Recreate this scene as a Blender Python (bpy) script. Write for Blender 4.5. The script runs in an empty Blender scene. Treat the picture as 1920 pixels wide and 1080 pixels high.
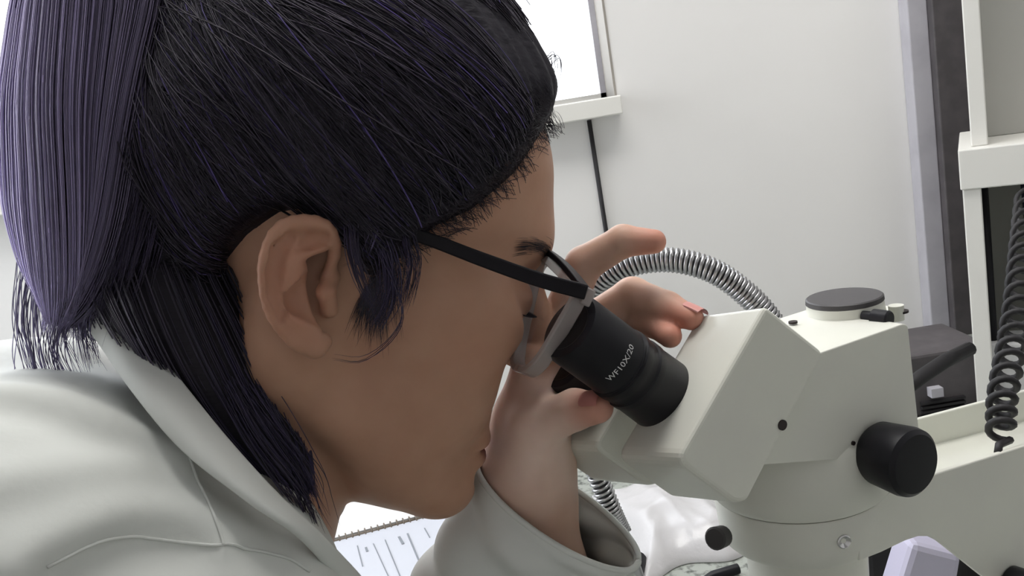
import bpy, bmesh, math, random
import numpy as np
from mathutils import Vector, Matrix

rng = np.random.default_rng(7)
random.seed(7)
scene = bpy.context.scene
COL = scene.collection
FPX = 1700.0                       # focal length in pixels of a 1920x1080 frame
CAMLOC = np.array([0.0, 0.0, 1.20])

# ------------------------------------------------------------------ camera
def nrm(v):
    v = np.array(v, float)
    return v / np.linalg.norm(v)
UPC = nrm([-0.159, 0.970, 0.184])              # world up seen from the camera
FWC = nrm(np.array([0, 0, -1.0]) + UPC * UPC[2])   # horizontal forward
RTC = np.cross(FWC, UPC)
AX = np.array([RTC, FWC, UPC])                 # camera vector -> world vector
def W(p):
    return np.asarray(p, float) @ AX.T + CAMLOC
def C(px, py, d):
    return np.array([(px - 960) / FPX * d, (540 - py) / FPX * d, -d])
cam = bpy.data.cameras.new('camera')
cam.sensor_width = 36.0
cam.lens = FPX / 1920 * 36.0
cam.clip_start = 0.01
camo = bpy.data.objects.new('camera', cam)
COL.objects.link(camo)
m = Matrix.Identity(4)
for j in range(3):
    for i in range(3):
        m[i][j] = float(AX[i][j])
m.translation = Vector(CAMLOC)
camo.matrix_world = m
scene.camera = camo

# ------------------------------------------------------------------ world, lights, exposure
wd = bpy.data.worlds.new('overcast_sky')
wd.use_nodes = True
wd.node_tree.nodes['Background'].inputs[0].default_value = (0.93, 0.96, 1.0, 1)
wd.node_tree.nodes['Background'].inputs[1].default_value = 2.6
scene.world = wd
vs = scene.view_settings
vs.view_transform = 'Standard'
vs.look = 'None'
vs.gamma = 1.0
vs.use_curve_mapping = False
vs.exposure = 0.55
ROOM = dict(x0=-1.9, x1=1.5, y0=-1.7, y1=1.42, z1=2.7)
def area(name, loc, rot, sx, sy, power, color, portal=False):
    l = bpy.data.lights.new(name, 'AREA')
    l.shape = 'RECTANGLE'
    l.size, l.size_y, l.energy, l.color = sx, sy, power, color
    o = bpy.data.objects.new(name, l)
    COL.objects.link(o)
    o.location = loc
    o.rotation_euler = rot
    if portal:
        l.cycles.is_portal = True
    return o
area('ceiling_lamp_light', (0.15, 0.72, 2.62), (0, 0, 0), 1.2, 0.5, 10.5, (1.0, 0.98, 0.95))
area('window_portal', (-0.75, ROOM['y1'] + 0.10, 1.75), (math.radians(-90), 0, 0), 1.9, 1.3, 1, (1, 1, 1), True)
area('side_fill_light', (ROOM['x0'] + 0.06, 0.92, 1.65), (0, math.radians(-90), 0), 1.3, 0.9, 18, (0.92, 0.95, 1.0))  # fill light added at the closed left wall for hair, coat and hand

# ------------------------------------------------------------------ materials
def mat(name, color, rough=0.5, metal=0.0, spec=0.5, noise=None, bump=None, emis=None, trans=0.0, alpha=1.0, attr=False, sss=0.0, ior=1.45, coat=0.0, stretch=None):
    mt = bpy.data.materials.new(name)
    mt.use_nodes = True
    nt = mt.node_tree
    b = nt.nodes['Principled BSDF']
    b.inputs['Base Color'].default_value = (*color, 1)
    b.inputs['Roughness'].default_value = rough
    b.inputs['Metallic'].default_value = metal
    b.inputs['Specular IOR Level'].default_value = spec
    b.inputs['IOR'].default_value = ior
    b.inputs['Transmission Weight'].default_value = trans
    b.inputs['Alpha'].default_value = alpha
    b.inputs['Coat Weight'].default_value = coat
    if sss:
        b.inputs['Subsurface Weight'].default_value = sss
        b.inputs['Subsurface Radius'].default_value = (0.010, 0.004, 0.002)
        b.inputs['Subsurface Scale'].default_value = 0.6
    if emis:
        b.inputs['Emission Color'].default_value = (*emis[0], 1)
        b.inputs['Emission Strength'].default_value = emis[1]
    src = None
    tc = nt.nodes.new('ShaderNodeTexCoord')
    vec = tc.outputs['Object']
    if stretch:
        mp = nt.nodes.new('ShaderNodeMapping')
        mp.inputs['Scale'].default_value = stretch
        nt.links.new(vec, mp.inputs[0])
        vec = mp.outputs[0]
    if noise:                                   # (scale, other colour, low, high)
        n = nt.nodes.new('ShaderNodeTexNoise')
        n.inputs['Scale'].default_value = noise[0]
        n.inputs['Detail'].default_value = 6
        nt.links.new(vec, n.inputs['Vector'])
        r = nt.nodes.new('ShaderNodeValToRGB')
        r.color_ramp.elements[0].position = noise[2]
        r.color_ramp.elements[1].position = noise[3]
        r.color_ramp.elements[0].color = (*color, 1)
        r.color_ramp.elements[1].color = (*noise[1], 1)
        nt.links.new(n.outputs['Fac'], r.inputs[0])
        src = r.outputs[0]
    if attr:
        a = nt.nodes.new('ShaderNodeAttribute')
        a.attribute_name = 'tint'
        mx = nt.nodes.new('ShaderNodeMix')
        mx.data_type = 'RGBA'
        mx.blend_type = 'MULTIPLY'
        mx.inputs[0].default_value = 1.0
        if src is None:
            mx.inputs[6].default_value = (*color, 1)
        else:
            nt.links.new(src, mx.inputs[6])
        nt.links.new(a.outputs['Color'], mx.inputs[7])
        src = mx.outputs[2]
    if src is not None:
        nt.links.new(src, b.inputs['Base Color'])
    if bump:                                    # (scale, strength, distance)
        n = nt.nodes.new('ShaderNodeTexNoise')
        n.inputs['Scale'].default_value = bump[0]
        n.inputs['Detail'].default_value = 5
        nt.links.new(vec, n.inputs['Vector'])
        bp = nt.nodes.new('ShaderNodeBump')
        bp.inputs['Strength'].default_value = bump[1]
        bp.inputs['Distance'].default_value = bump[2]
        nt.links.new(n.outputs['Fac'], bp.inputs['Height'])
        nt.links.new(bp.outputs[0], b.inputs['Normal'])
    return mt

M = {}
M['wall'] = mat('wall_paint', (0.80, 0.79, 0.78), 0.75, noise=(2.5, (0.76, 0.75, 0.74), 0.35, 0.75), bump=(60, 0.05, 0.002))
M['room'] = mat('room_paint', (0.62, 0.61, 0.60), 0.8)
M['frontwall'] = mat('rear_wall_paint', (0.58, 0.56, 0.54), 0.8)
M['floor'] = mat('floor_tile', (0.35, 0.33, 0.30), 0.6)
M['sill'] = mat('sill_white', (0.78, 0.77, 0.73), 0.45)
M['greytrim'] = mat('grey_aluminium', (0.47, 0.46, 0.50), 0.45, noise=(30, (0.42, 0.41, 0.45), 0.4, 0.7))
M['darktrim'] = mat('dark_brown_post', (0.075, 0.068, 0.072), 0.6, noise=(40, (0.10, 0.09, 0.095), 0.4, 0.7))
M['shelf'] = mat('shelf_laminate', (0.72, 0.71, 0.67), 0.5)
M['shelfin'] = mat('shelf_back', (0.50, 0.50, 0.47), 0.6)
M['granite'] = mat('granite', (0.33, 0.35, 0.32), 0.35, noise=(130, (0.07, 0.08, 0.07), 0.50, 0.68))
M['scope'] = mat('microscope_enamel', (0.73, 0.735, 0.66), 0.38, noise=(25, (0.70, 0.70, 0.64), 0.4, 0.7), bump=(400, 0.04, 0.0005), coat=0.15)
M['black'] = mat('black_plastic', (0.007, 0.007, 0.010), 0.42, spec=0.3, bump=(500, 0.1, 0.0004))
M['blackmatte'] = mat('black_rubber', (0.014, 0.013, 0.015), 0.6)
M['greycap'] = mat('dark_grey_cap', (0.055, 0.052, 0.055), 0.5, bump=(300, 0.1, 0.0004))
M['hole'] = mat('screw_hole', (0.02, 0.012, 0.012), 0.6)
M['chrome'] = mat('chrome', (0.62, 0.62, 0.62), 0.22, metal=1.0)
M['steel'] = mat('gooseneck_steel', (0.42, 0.42, 0.43), 0.32, metal=1.0)
M['glass'] = mat('clear_glass', (1, 1, 1), 0.02, trans=1.0, ior=1.12)
M['acetate'] = mat('clear_acetate', (0.42, 0.37, 0.36), 0.10, alpha=0.62, ior=1.45)
M['lens'] = mat('spectacle_lens', (0.80, 0.86, 1.0), 0.03, metal=1.0, alpha=0.10)
M['winglass'] = mat('window_glass', (0.98, 0.99, 1.0), 0.0, trans=1.0, ior=1.05)
M['frame_black'] = mat('black_acetate', (0.006, 0.005, 0.008), 0.45, spec=0.25)
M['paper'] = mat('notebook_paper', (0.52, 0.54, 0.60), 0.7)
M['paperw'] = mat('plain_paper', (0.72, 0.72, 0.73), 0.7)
M['ink'] = mat('printed_line', (0.22, 0.24, 0.27), 0.7)
M['wire'] = mat('spiral_wire', (0.16, 0.13, 0.10), 0.4)
M['bag'] = mat('plastic_bag', (0.60, 0.59, 0.60), 0.25, trans=0.12, bump=(35, 0.4, 0.004))
M['yellow'] = mat('yellow_plastic', (0.75, 0.65, 0.20), 0.4)
M['lav'] = mat('lavender_plastic', (0.46, 0.44, 0.56), 0.5)
M['navy'] = mat('navy_cloth', (0.012, 0.016, 0.035), 0.7)
M['coat'] = mat('coat_cotton', (0.70, 0.72, 0.69), 0.85, spec=0.2, noise=(14, (0.66, 0.68, 0.65), 0.4, 0.7), bump=(350, 0.12, 0.0006))
M['lining'] = mat('patterned_collar', (0.50, 0.43, 0.40), 0.85, noise=(120, (0.30, 0.22, 0.20), 0.45, 0.6))
M['skin'] = mat('skin', (0.50, 0.288, 0.198), 0.5, spec=0.35, noise=(60, (0.46, 0.255, 0.172), 0.35, 0.75), bump=(420, 0.10, 0.0006), attr=True, sss=0.12)
M['nail'] = mat('fingernail', (0.62, 0.27, 0.24), 0.3)
M['hair'] = mat('dark_hair', (0.032, 0.028, 0.038), 0.45, spec=0.4, attr=True)
M['hairbase'] = mat('dark_hair_mass', (0.018, 0.016, 0.023), 0.6, spec=0.25, bump=(260, 0.5, 0.002), stretch=(0.25, 1, 1))
M['white_ink'] = mat('white_lettering', (0.75, 0.75, 0.75), 0.6)
M['lamp'] = mat('lamp_diffuser', (0.9, 0.9, 0.9), 0.5, emis=((1, 0.98, 0.95), 2.0))
M['reveal'] = mat('window_reveal_shade', (0.30, 0.28, 0.25), 0.7)  # shade of the reveal put into a darker colour
M['leaf'] = mat('leaf', (0.16, 0.15, 0.10), 0.7)

# ------------------------------------------------------------------ object helpers
BASE = {}
def link(o, parent, org):
    COL.objects.link(o)
    if parent is not None:
        o.parent = parent
        o.location = Vector(org - BASE[parent.name])
    else:
        o.location = Vector(org)
    BASE[o.name] = np.array(org, float)
def mk(name, verts, faces, material, parent=None, smooth=True, world=False, tint=None, auto=None):
    v = np.asarray(verts, float)
    if not world:
        v = W(v)
    if parent is not None:
        org = BASE[parent.name]
    else:
        org = np.array([(v[:, 0].min() + v[:, 0].max()) / 2, (v[:, 1].min() + v[:, 1].max()) / 2, v[:, 2].min()])
    me = bpy.data.meshes.new(name)
    v = v - org
    if isinstance(faces, np.ndarray):
        k = faces.shape[1]
        me.vertices.add(len(v))
        me.vertices.foreach_set('co', v.astype(np.float32).ravel())
        me.loops.add(faces.size)
        me.loops.foreach_set('vertex_index', faces.astype(np.int32).ravel())
        me.polygons.add(len(faces))
        me.polygons.foreach_set('loop_start', np.arange(0, faces.size, k, dtype=np.int32))
        me.polygons.foreach_set('loop_total', np.full(len(faces), k, dtype=np.int32))
        me.update(calc_edges=True)
        me.validate()
    else:
        me.from_pydata([tuple(map(float, q)) for q in v], [], [tuple(map(int, f)) for f in faces])
        bm = bmesh.new()
        bm.from_mesh(me)
        bmesh.ops.recalc_face_normals(bm, faces=bm.faces[:])
        bm.to_mesh(me)
        bm.free()
    if smooth:
        me.polygons.foreach_set('use_smooth', np.ones(len(me.polygons), dtype=bool))
    if auto is not None and smooth:
        me.set_sharp_from_angle(angle=math.radians(auto))
    if tint is not None:
        a = me.color_attributes.new('tint', 'FLOAT_COLOR', 'POINT')
        t4 = np.ones((len(v), 4), np.float32)
        t4[:, :3] = tint
        a.data.foreach_set('color', t4.ravel())
    me.materials.append(M[material])
    o = bpy.data.objects.new(name, me)
    link(o, parent, org)
    return o
def empty(name, loc_world, label, cat, group=None):
    o = bpy.data.objects.new(name, None)
    o.empty_display_size = 0.05
    link(o, None, np.array(loc_world, float))
    tag(o, label, cat, group)
    return o
def tag(o, label=None, cat=None, group=None, kind=None):
    if label: o['label'] = label
    if cat: o['category'] = cat
    if group: o['group'] = group
    if kind: o['kind'] = kind
    return o
def bevel(o, width, seg=2, angle=35):
    md = o.modifiers.new('bevel', 'BEVEL')
    md.width = width
    md.segments = seg
    md.limit_method = 'ANGLE'
    md.angle_limit = math.radians(angle)
    md.harden_normals = False
    return o

BOXF = [(0, 3, 2, 1), (4, 5, 6, 7), (0, 1, 5, 4), (1, 2, 6, 5), (2, 3, 7, 6), (3, 0, 4, 7)]
def wbox(name, x0, x1, y0, y1, z0, z1, material, parent=None, bev=0.0):
    v = [(x0, y0, z0), (x1, y0, z0), (x1, y1, z0), (x0, y1, z0), (x0, y0, z1), (x1, y0, z1), (x1, y1, z1), (x0, y1, z1)]
    o = mk(name, v, BOXF, material, parent, smooth=False, world=True)
    if bev: bevel(o, bev)
    return o
def prism(name, pts, ext, material, parent=None, bev=0.0, smooth=False, world=False, seg=2):
    """pts: planar polygon (camera or world coordinates), swept by the vector ext."""
    pts = np.asarray(pts, float)
    n = len(pts)
    v = np.vstack([pts, pts + np.asarray(ext, float)])
    f = [tuple(range(n)), tuple(range(2 * n - 1, n - 1, -1))] + [(i, (i + 1) % n, n + (i + 1) % n, n + i) for i in range(n)]
    o = mk(name, v, f, material, parent, smooth=smooth, world=world, auto=30 if smooth else None)
    if bev: bevel(o, bev, seg)
    return o
def perp(a):
    a = nrm(a)
    h = np.array([0, 0, 1.0]) if abs(a[2]) < 0.9 else np.array([1.0, 0, 0])
    u = nrm(np.cross(a, h))
    return u, np.cross(a, u)
def lathe(name, p0, axis, prof, material, parent=None, n=40, world=False, auto=35, u=None):
    axis = nrm(axis)
    if u is None:
        u, w = perp(axis)
    else:
        u = nrm(u); w = np.cross(axis, u)
    v, f = [], []
    for (t, r) in prof:
        for k in range(n):
            a = 2 * math.pi * k / n
            v.append(np.asarray(p0) + axis * t + r * (math.cos(a) * u + math.sin(a) * w))
    for i in range(len(prof) - 1):
        for k in range(n):
            f.append((i * n + k, i * n + (k + 1) % n, (i + 1) * n + (k + 1) % n, (i + 1) * n + k))
    f.append(tuple(range(n)))
    f.append(tuple(range((len(prof) - 1) * n, len(prof) * n)))
    return mk(name, v, f, material, parent, smooth=True, world=world, auto=auto)
def spline(pts, n):
    """Catmull-Rom through pts, n samples."""
    p = np.asarray(pts, float)
    q = np.vstack([2 * p[0] - p[1], p, 2 * p[-1] - p[-2]])
    t = np.linspace(0, len(p) - 1, n)
    i = np.minimum(t.astype(int), len(p) - 2)
    s = (t - i)[:, None]
    a, b, c, d = q[i], q[i + 1], q[i + 2], q[i + 3]
    return 0.5 * (2 * b + (c - a) * s + (2 * a - 5 * b + 4 * c - d) * s ** 2 + (3 * b - a - 3 * c + d) * s ** 3)
def frames(path):
    t = np.gradient(path, axis=0)
    t /= np.linalg.norm(t, axis=1)[:, None] + 1e-12
    u = perp(t[0])[0]
    us = []
    for k in range(len(path)):
        u = u - t[k] * (u @ t[k])
        u = u / np.linalg.norm(u)
        us.append(u)
    us = np.array(us)
    return t, us, np.cross(t, us)
def tube(name, path, r, material, parent=None, n=10, world=False, cap=True):
    path = np.asarray(path, float)
    r = np.broadcast_to(np.asarray(r, float), (len(path),))
    t, u, w = frames(path)
    a = np.arange(n) * 2 * math.pi / n
    v = path[:, None] + r[:, None, None] * (np.cos(a)[None, :, None] * u[:, None] + np.sin(a)[None, :, None] * w[:, None])
    f = [(i * n + k, i * n + (k + 1) % n, (i + 1) * n + (k + 1) % n, (i + 1) * n + k) for i in range(len(path) - 1) for k in range(n)]
    if cap:
        f += [tuple(range(n)), tuple(range((len(path) - 1) * n, len(path) * n))]
    return mk(name, v.reshape(-1, 3), f, material, parent, world=world)
def strip(name, path, sides, wid, thick, material, parent=None, closed=False, bev=0.0):
    """Rectangular section swept along path; sides[i] = unit direction of the width."""
    path = np.asarray(path, float)
    t = np.gradient(path, axis=0) if not closed else np.roll(path, -1, 0) - np.roll(path, 1, 0)
    t /= np.linalg.norm(t, axis=1)[:, None]
    s = np.asarray(sides, float)
    s = s - t * (s * t).sum(1)[:, None]
    s /= np.linalg.norm(s, axis=1)[:, None]
    h = np.cross(t, s)
    wid = np.broadcast_to(np.asarray(wid, float), (len(path),))[:, None] / 2
    thick = np.broadcast_to(np.asarray(thick, float), (len(path),))[:, None] / 2
    v = np.stack([path + s * wid + h * thick, path - s * wid + h * thick, path - s * wid - h * thick, path + s * wid - h * thick], 1).reshape(-1, 3)
    n = len(path)
    f = [(4 * i + k, 4 * i + (k + 1) % 4, 4 * ((i + 1) % n) + (k + 1) % 4, 4 * ((i + 1) % n) + k) for i in range(n if closed else n - 1) for k in range(4)]
    if not closed:
        f += [(0, 1, 2, 3), (4 * n - 4, 4 * n - 3, 4 * n - 2, 4 * n - 1)]
    o = mk(name, v, f, material, parent, smooth=True, auto=40)
    if bev: bevel(o, bev)
    return o
def strands(name, paths, rad, material, parent, tint, n=3):
    """paths (k, m, 3) -> one mesh of thin tapering hairs."""
    P = np.asarray(paths, float)
    k, mm, _ = P.shape
    T = np.gradient(P, axis=1)
    T /= np.linalg.norm(T, axis=2, keepdims=True) + 1e-9
    ref = np.array([0.31, 0.2, 0.93])
    u = np.cross(T, ref)
    u /= np.linalg.norm(u, axis=2, keepdims=True) + 1e-9
    w = np.cross(T, u)
    if np.asarray(tint).ndim == 1:
        tint = np.repeat(np.asarray(tint)[None], k, 0)
    taper = np.clip(np.minimum(1.0, 1.15 - np.linspace(0, 1, mm) ** 3), 0.15, 1)
    r = (np.broadcast_to(np.asarray(rad), (k,))[:, None] * taper[None])[:, :, None]
    a = np.arange(n) * 2 * math.pi / n
    V = np.stack([P + r * (math.cos(x) * u + math.sin(x) * w) for x in a], 2)
    idx = np.arange(k * mm * n).reshape(k, mm, n)
    q = []
    for j in range(n):
        q.append(np.stack([idx[:, :-1, j], idx[:, :-1, (j + 1) % n], idx[:, 1:, (j + 1) % n], idx[:, 1:, j]], -1).reshape(-1, 4))
    tn = np.asarray(tint, float)
    if tn.ndim == 2:
        tn = np.repeat(tn[:, None], mm, 1)
    tn = np.repeat(tn[:, :, None], n, 2)
    o = mk(name, V.reshape(-1, 3), np.vstack(q), material, parent, tint=tn.reshape(-1, 3))
    o['kind'] = 'stuff'
    return o
def wall_hit(px, py, p0, nv):
    """World point where the line of sight through a pixel meets the plane (p0, nv)."""
    d = W(C(px, py, 1.0)) - CAMLOC
    t = ((np.asarray(p0) - CAMLOC) @ np.asarray(nv)) / (d @ np.asarray(nv))
    return CAMLOC + d * t

# ------------------------------------------------------------------ signed distance tools
def su(a, b, k):
    h = np.clip(0.5 + 0.5 * (b - a) / k, 0, 1)
    return b * (1 - h) + a * h - k * h * (1 - h)
def ss(a, b, k):                                  # a minus b
    h = np.clip(0.5 - 0.5 * (a + b) / k, 0, 1)
    return a * (1 - h) - b * h + k * h * (1 - h)
def ell(p, c, r):
    q = p - np.asarray(c)
    r = np.asarray(r)
    k0 = np.sqrt(((q / r) ** 2).sum(1))
    k1 = np.sqrt(((q / (r * r)) ** 2).sum(1)) + 1e-9
    return k0 * (k0 - 1) / k1
def cone(p, a, b, ra, rb):
    a = np.asarray(a, float); b = np.asarray(b, float)
    ab = b - a
    t = np.clip(((p - a) @ ab) / (ab @ ab), 0, 1)
    return np.linalg.norm(p - a - t[:, None] * ab, axis=1) - (ra + (rb - ra) * t)
def chain(p, pts, rs, k=0.003):
    d = None
    for i in range(len(pts) - 1):
        e = cone(p, pts[i], pts[i + 1], rs[i], rs[i + 1])
        d = e if d is None else su(d, e, k)
    return d
def poly_sd(x, y, pg):
    pg = np.asarray(pg, float)
    d = np.full(len(x), 1e9)
    s = np.ones(len(x))
    n = len(pg)
    for i in range(n):
        a, b = pg[i], pg[(i + 1) % n]
        e = b - a
        wx, wy = x - a[0], y - a[1]
        t = np.clip((wx * e[0] + wy * e[1]) / (e @ e), 0, 1)
        d = np.minimum(d, (wx - e[0] * t) ** 2 + (wy - e[1] * t) ** 2)
        c1 = (y >= a[1]); c2 = (y < b[1]); c3 = (e[0] * wy > e[1] * wx)
        flip = (c1 & c2 & c3) | (~c1 & ~c2 & ~c3)
        s = np.where(flip, -s, s)
    return s * np.sqrt(d)
def mesh_sdf(f, lo, hi, h, B=10):
    lo = np.asarray(lo, float); hi = np.asarray(hi, float)
    nb = np.ceil((hi - lo) / (B * h)).astype(int)
    I = np.stack(np.meshgrid(*[np.arange(n) for n in nb], indexing='ij'), -1).reshape(-1, 3)
    fc = f(lo + (I + 0.5) * B * h)
    I = I[np.abs(fc) < B * h * 0.87 * 1.35 + 0.003]
    g = np.stack(np.meshgrid(*[np.arange(B + 1)] * 3, indexing='ij'), -1).reshape(-1, 3)
    N = nb * B + 2
    keys, pos, edges = [], [], []
    cor = np.array([[0, 0, 0], [1, 0, 0], [0, 1, 0], [1, 1, 0], [0, 0, 1], [1, 0, 1], [0, 1, 1], [1, 1, 1]])
    ed = [(0, 1), (2, 3), (4, 5), (6, 7), (0, 2), (1, 3), (4, 6), (5, 7), (0, 4), (1, 5), (2, 6), (3, 7)]
    for c0 in range(0, len(I), 150):
        b = I[c0:c0 + 150]
        gi = b[:, None] * B + g[None]
        vals = f((lo + gi.reshape(-1, 3) * h)).reshape(len(b), B + 1, B + 1, B + 1)
        cv = np.stack([vals[:, c[0]:B + c[0], c[1]:B + c[1], c[2]:B + c[2]] for c in cor], -1)
        ins = cv < 0
        act = ins.any(-1) & ~ins.all(-1)
        w = np.argwhere(act)
        if len(w) == 0:
            continue
        v8 = cv[act]
        s = np.zeros((len(w), 3)); cnt = np.zeros(len(w))
        for (i, j) in ed:
            x = (v8[:, i] < 0) != (v8[:, j] < 0)
            t = np.where(x, v8[:, i] / (v8[:, i] - v8[:, j] + 1e-15), 0)[:, None]
            s += np.where(x[:, None], cor[i] + t * (cor[j] - cor[i]), 0)
            cnt += x
        gi = b[w[:, 0]] * B + w[:, 1:]
        pos.append(lo + (gi + s / cnt[:, None]) * h)
        keys.append((gi[:, 0] * N[1] + gi[:, 1]) * N[2] + gi[:, 2])
        edges.append(np.stack([v8[:, 0] < 0, v8[:, 1] < 0, v8[:, 2] < 0, v8[:, 4] < 0], 1))
    keys = np.concatenate(keys); pos = np.vstack(pos); edges = np.vstack(edges)
    o = np.argsort(keys)
    keys, pos, edges = keys[o], pos[o], edges[o]
    st = np.array([N[1] * N[2], N[2], 1])
    quads = []
    for ax, (a1, a2), col in ((0, (1, 2), 1), (1, (2, 0), 2), (2, (0, 1), 3)):
        x = edges[:, 0] != edges[:, col]
        k0 = keys[x]
        fl = edges[x, 0]
        ks = np.stack([k0, k0 - st[a1], k0 - st[a1] - st[a2], k0 - st[a2]], 1)
        ii = np.searchsorted(keys, ks)
        ii = np.minimum(ii, len(keys) - 1)
        ok = (keys[ii] == ks).all(1)
        q = ii[ok]
        q[~fl[ok]] = q[~fl[ok]][:, ::-1]
        quads.append(q)
    q = np.vstack(quads)
    # one Newton step onto the surface
    e = h * 0.5
    d = f(pos)
    gr = np.stack([f(pos + np.eye(3)[i] * e) - f(pos - np.eye(3)[i] * e) for i in range(3)], 1) / (2 * e)
    pos = pos - np.clip(d / ((gr ** 2).sum(1) + 1e-6), -h, h)[:, None] * gr
    return pos, q

#====ROOM====
X0, X1, Y0, Y1, Z1 = (ROOM[k] for k in ('x0', 'x1', 'y0', 'y1', 'z1'))
tag(wbox('floor', X0, X1, Y0, Y1 + 0.15, -0.1, 0.0, 'floor'), kind='structure')
tag(wbox('ceiling', X0, X1, Y0, Y1 + 0.15, Z1, Z1 + 0.1, 'room'), kind='structure')
tag(wbox('wall_left', X0 - 0.1, X0, Y0, Y1 + 0.15, 0, Z1, 'room'), kind='structure')
tag(wbox('wall_right', X1, X1 + 0.1, Y0, Y1 + 0.15, 0, Z1, 'room'), kind='structure')
tag(wbox('wall_front', X0, X1, Y0 - 0.1, Y0, 0, Z1, 'frontwall'), kind='structure')
# back wall with the window opening
bw = lambda px, py: wall_hit(px, py, (0, Y1, 0), (0, 1, 0))
wr = bw(1152, 150)[0]                 # right edge of the opening
sillz = bw(1090, 190)[2]
wl, wt = -1.75, 2.35
wall = bpy.data.objects.new('wall_back', None)
link(wall, None, np.array([0, Y1, 0])); tag(wall, kind='structure')
D = 0.15
def wallpiece(name, x0, x1, z0, z1):
    return wbox(name, x0, x1, Y1, Y1 + D, z0, z1, 'wall', wall)
wallpiece('wall_below_window', X0, wr, 0, sillz)
wallpiece('wall_panel', wr, X1, 0, Z1)
wallpiece('wall_left_of_window', X0, wl, sillz, Z1)
wallpiece('wall_above_window', wl, wr, wt, Z1)
win = bpy.data.objects.new('window_1', None)
link(win, None, np.array([(wl + wr) / 2, Y1 + 0.1, sillz])); tag(win, kind='structure')
fw = 0.03
wbox('window_frame', wr - 0.012, wr, Y1 + 0.09, Y1 + 0.13, sillz, wt, 'greytrim', win)
wbox('window_frame', wl, wl + fw, Y1 + 0.09, Y1 + 0.13, sillz, wt, 'greytrim', win)
wbox('window_frame', wl, wr, Y1 + 0.09, Y1 + 0.13, sillz, sillz + 0.008, 'sill', win)
wbox('window_frame', wl, wr, Y1 + 0.09, Y1 + 0.13, wt - fw, wt, 'greytrim', win)
wbox('window_mullion', -0.66, -0.63, Y1 + 0.09, Y1 + 0.13, sillz, wt, 'greytrim', win)
wbox('window_pane', wl, -0.645, Y1 + 0.108, Y1 + 0.112, sillz, wt, 'winglass', win)
wbox('window_pane', -0.645, wr, Y1 + 0.108, Y1 + 0.112, sillz, wt, 'winglass', win)
wbox('reveal_shade_strip', wr - 0.003, wr + .0005, Y1 - .001, Y1 + 0.09, sillz, wt, 'reveal', win)  # thin dark sheet over the reveal, painted as its shade
# sill board
s0 = bw(1158, 180)
tag(wbox('trim_1', -1.3, s0[0], Y1 - 0.035, Y1 + 0.09, sillz - 0.028, sillz, 'sill', bev=0.002), kind='structure')
# vertical gap strip in the wall under the sill
cA, cB = bw(1101, 205), bw(1146, 540)
tube('wall_cable', [(cA[0], Y1 - 0.004, sillz - 0.03), (cA[0] + 0.002, Y1 - 0.004, (sillz + 0.76) / 2), (cB[0], Y1 - 0.004, 0.765)], 0.0035, 'blackmatte', None, 8, True)
tag(bpy.data.objects['wall_cable'], 'thin black cable running down the wall below the window sill', 'cable')
# post at the right: light grey face and dark face
ga, gb, gc = bw(1706, 300), bw(1742, 300), bw(1806, 300)
tag(wbox('trim_2', ga[0], gb[0], Y1 - 0.03, Y1, 0, Z1, 'greytrim', bev=0.002), kind='structure')
tag(wbox('trim_3', gb[0], gc[0] + 0.10, Y1 - 0.045, Y1, 0, Z1, 'darktrim', bev=0.002), kind='structure')
# ceiling lamp fixture
lamp = empty('ceiling_lamp', (0.15, 0.72, 2.63), 'rectangular ceiling lamp above the bench', 'lamp')
wbox('lamp_housing', -0.5, 0.8, 0.44, 1.00, 2.65, 2.70, 'sill', lamp)
wbox('lamp_diffuser', -0.46, 0.76, 0.46, 0.98, 2.63, 2.65, 'lamp', lamp)

#====BENCH====
TZ = 0.75
bench = empty('granite_bench', (0.5, 0.9, 0), 'speckled grey granite laboratory bench under the microscope', 'bench')
pg = [(-0.03, -0.45, TZ - 0.03), (1.45, -0.45, TZ - 0.03), (1.45, Y1 - .006, TZ - 0.03), (-1.5, Y1 - .006, TZ - 0.03), (-1.5, 0.80, TZ - 0.03), (-0.03, 0.80, TZ - 0.03)]
prism('bench_top', pg, (0, 0, 0.03), 'granite', bench, bev=0.003, world=True)
for (x, y) in ((-1.4, 0.9), (0.1, -0.35), (1.3, -0.35), (1.3, 1.3), (-1.4, 1.3)):
    wbox('leg', x, x + 0.05, y, y + 0.05, 0, TZ - 0.03, 'shelf', bench)
tb = lambda px, py, z=TZ: wall_hit(px, py, (0, 0, z), (0, 0, 1))

# notebook: spiral spine line, two pages
nA, nB = tb(618, 1012, TZ + 0.012), tb(792, 966, TZ + 0.012)
nd = nrm(nB - nA); npv = np.array([nd[1], -nd[0], 0])      # towards the camera
nb = empty('spiral_notebook', (*(nA + nB)[:2] / 2, TZ), 'open white spiral notebook with ruled lines lying on the bench', 'notebook')
Ls, Le = nA - nd * 0.10, nA + nd * 0.155
def page(name, off0, off1, z0, z1, material):
    v = [Ls + npv * off0, Le + npv * off0, Le + npv * off1, Ls + npv * off1]
    v = [np.array([q[0], q[1], z0]) for q in v]
    return prism(name, v, (0, 0, z1 - z0), material, nb, world=True)
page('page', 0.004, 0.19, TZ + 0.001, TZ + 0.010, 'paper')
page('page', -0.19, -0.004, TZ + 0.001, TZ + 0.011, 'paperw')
nr = 34
for k in range(nr):
    c = Ls + nd * (0.006 + k * 0.255 / nr)
    a = np.linspace(0, 2 * math.pi, 13)
    ring = [np.array([c[0], c[1], TZ + 0.0075]) + 0.0065 * (math.cos(x) * npv + math.sin(x) * np.array([0, 0, 1.0])) for x in a]
    tube('binding_ring', ring, 0.0009, 'wire', nb, 5, True, False)
tube('binding_rod', [np.array([*(Ls)[:2], TZ + 0.0085]), np.array([*(Le)[:2], TZ + 0.0085])], 0.0022, 'wire', nb, 6, True)
zt = TZ + 0.0104
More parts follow.
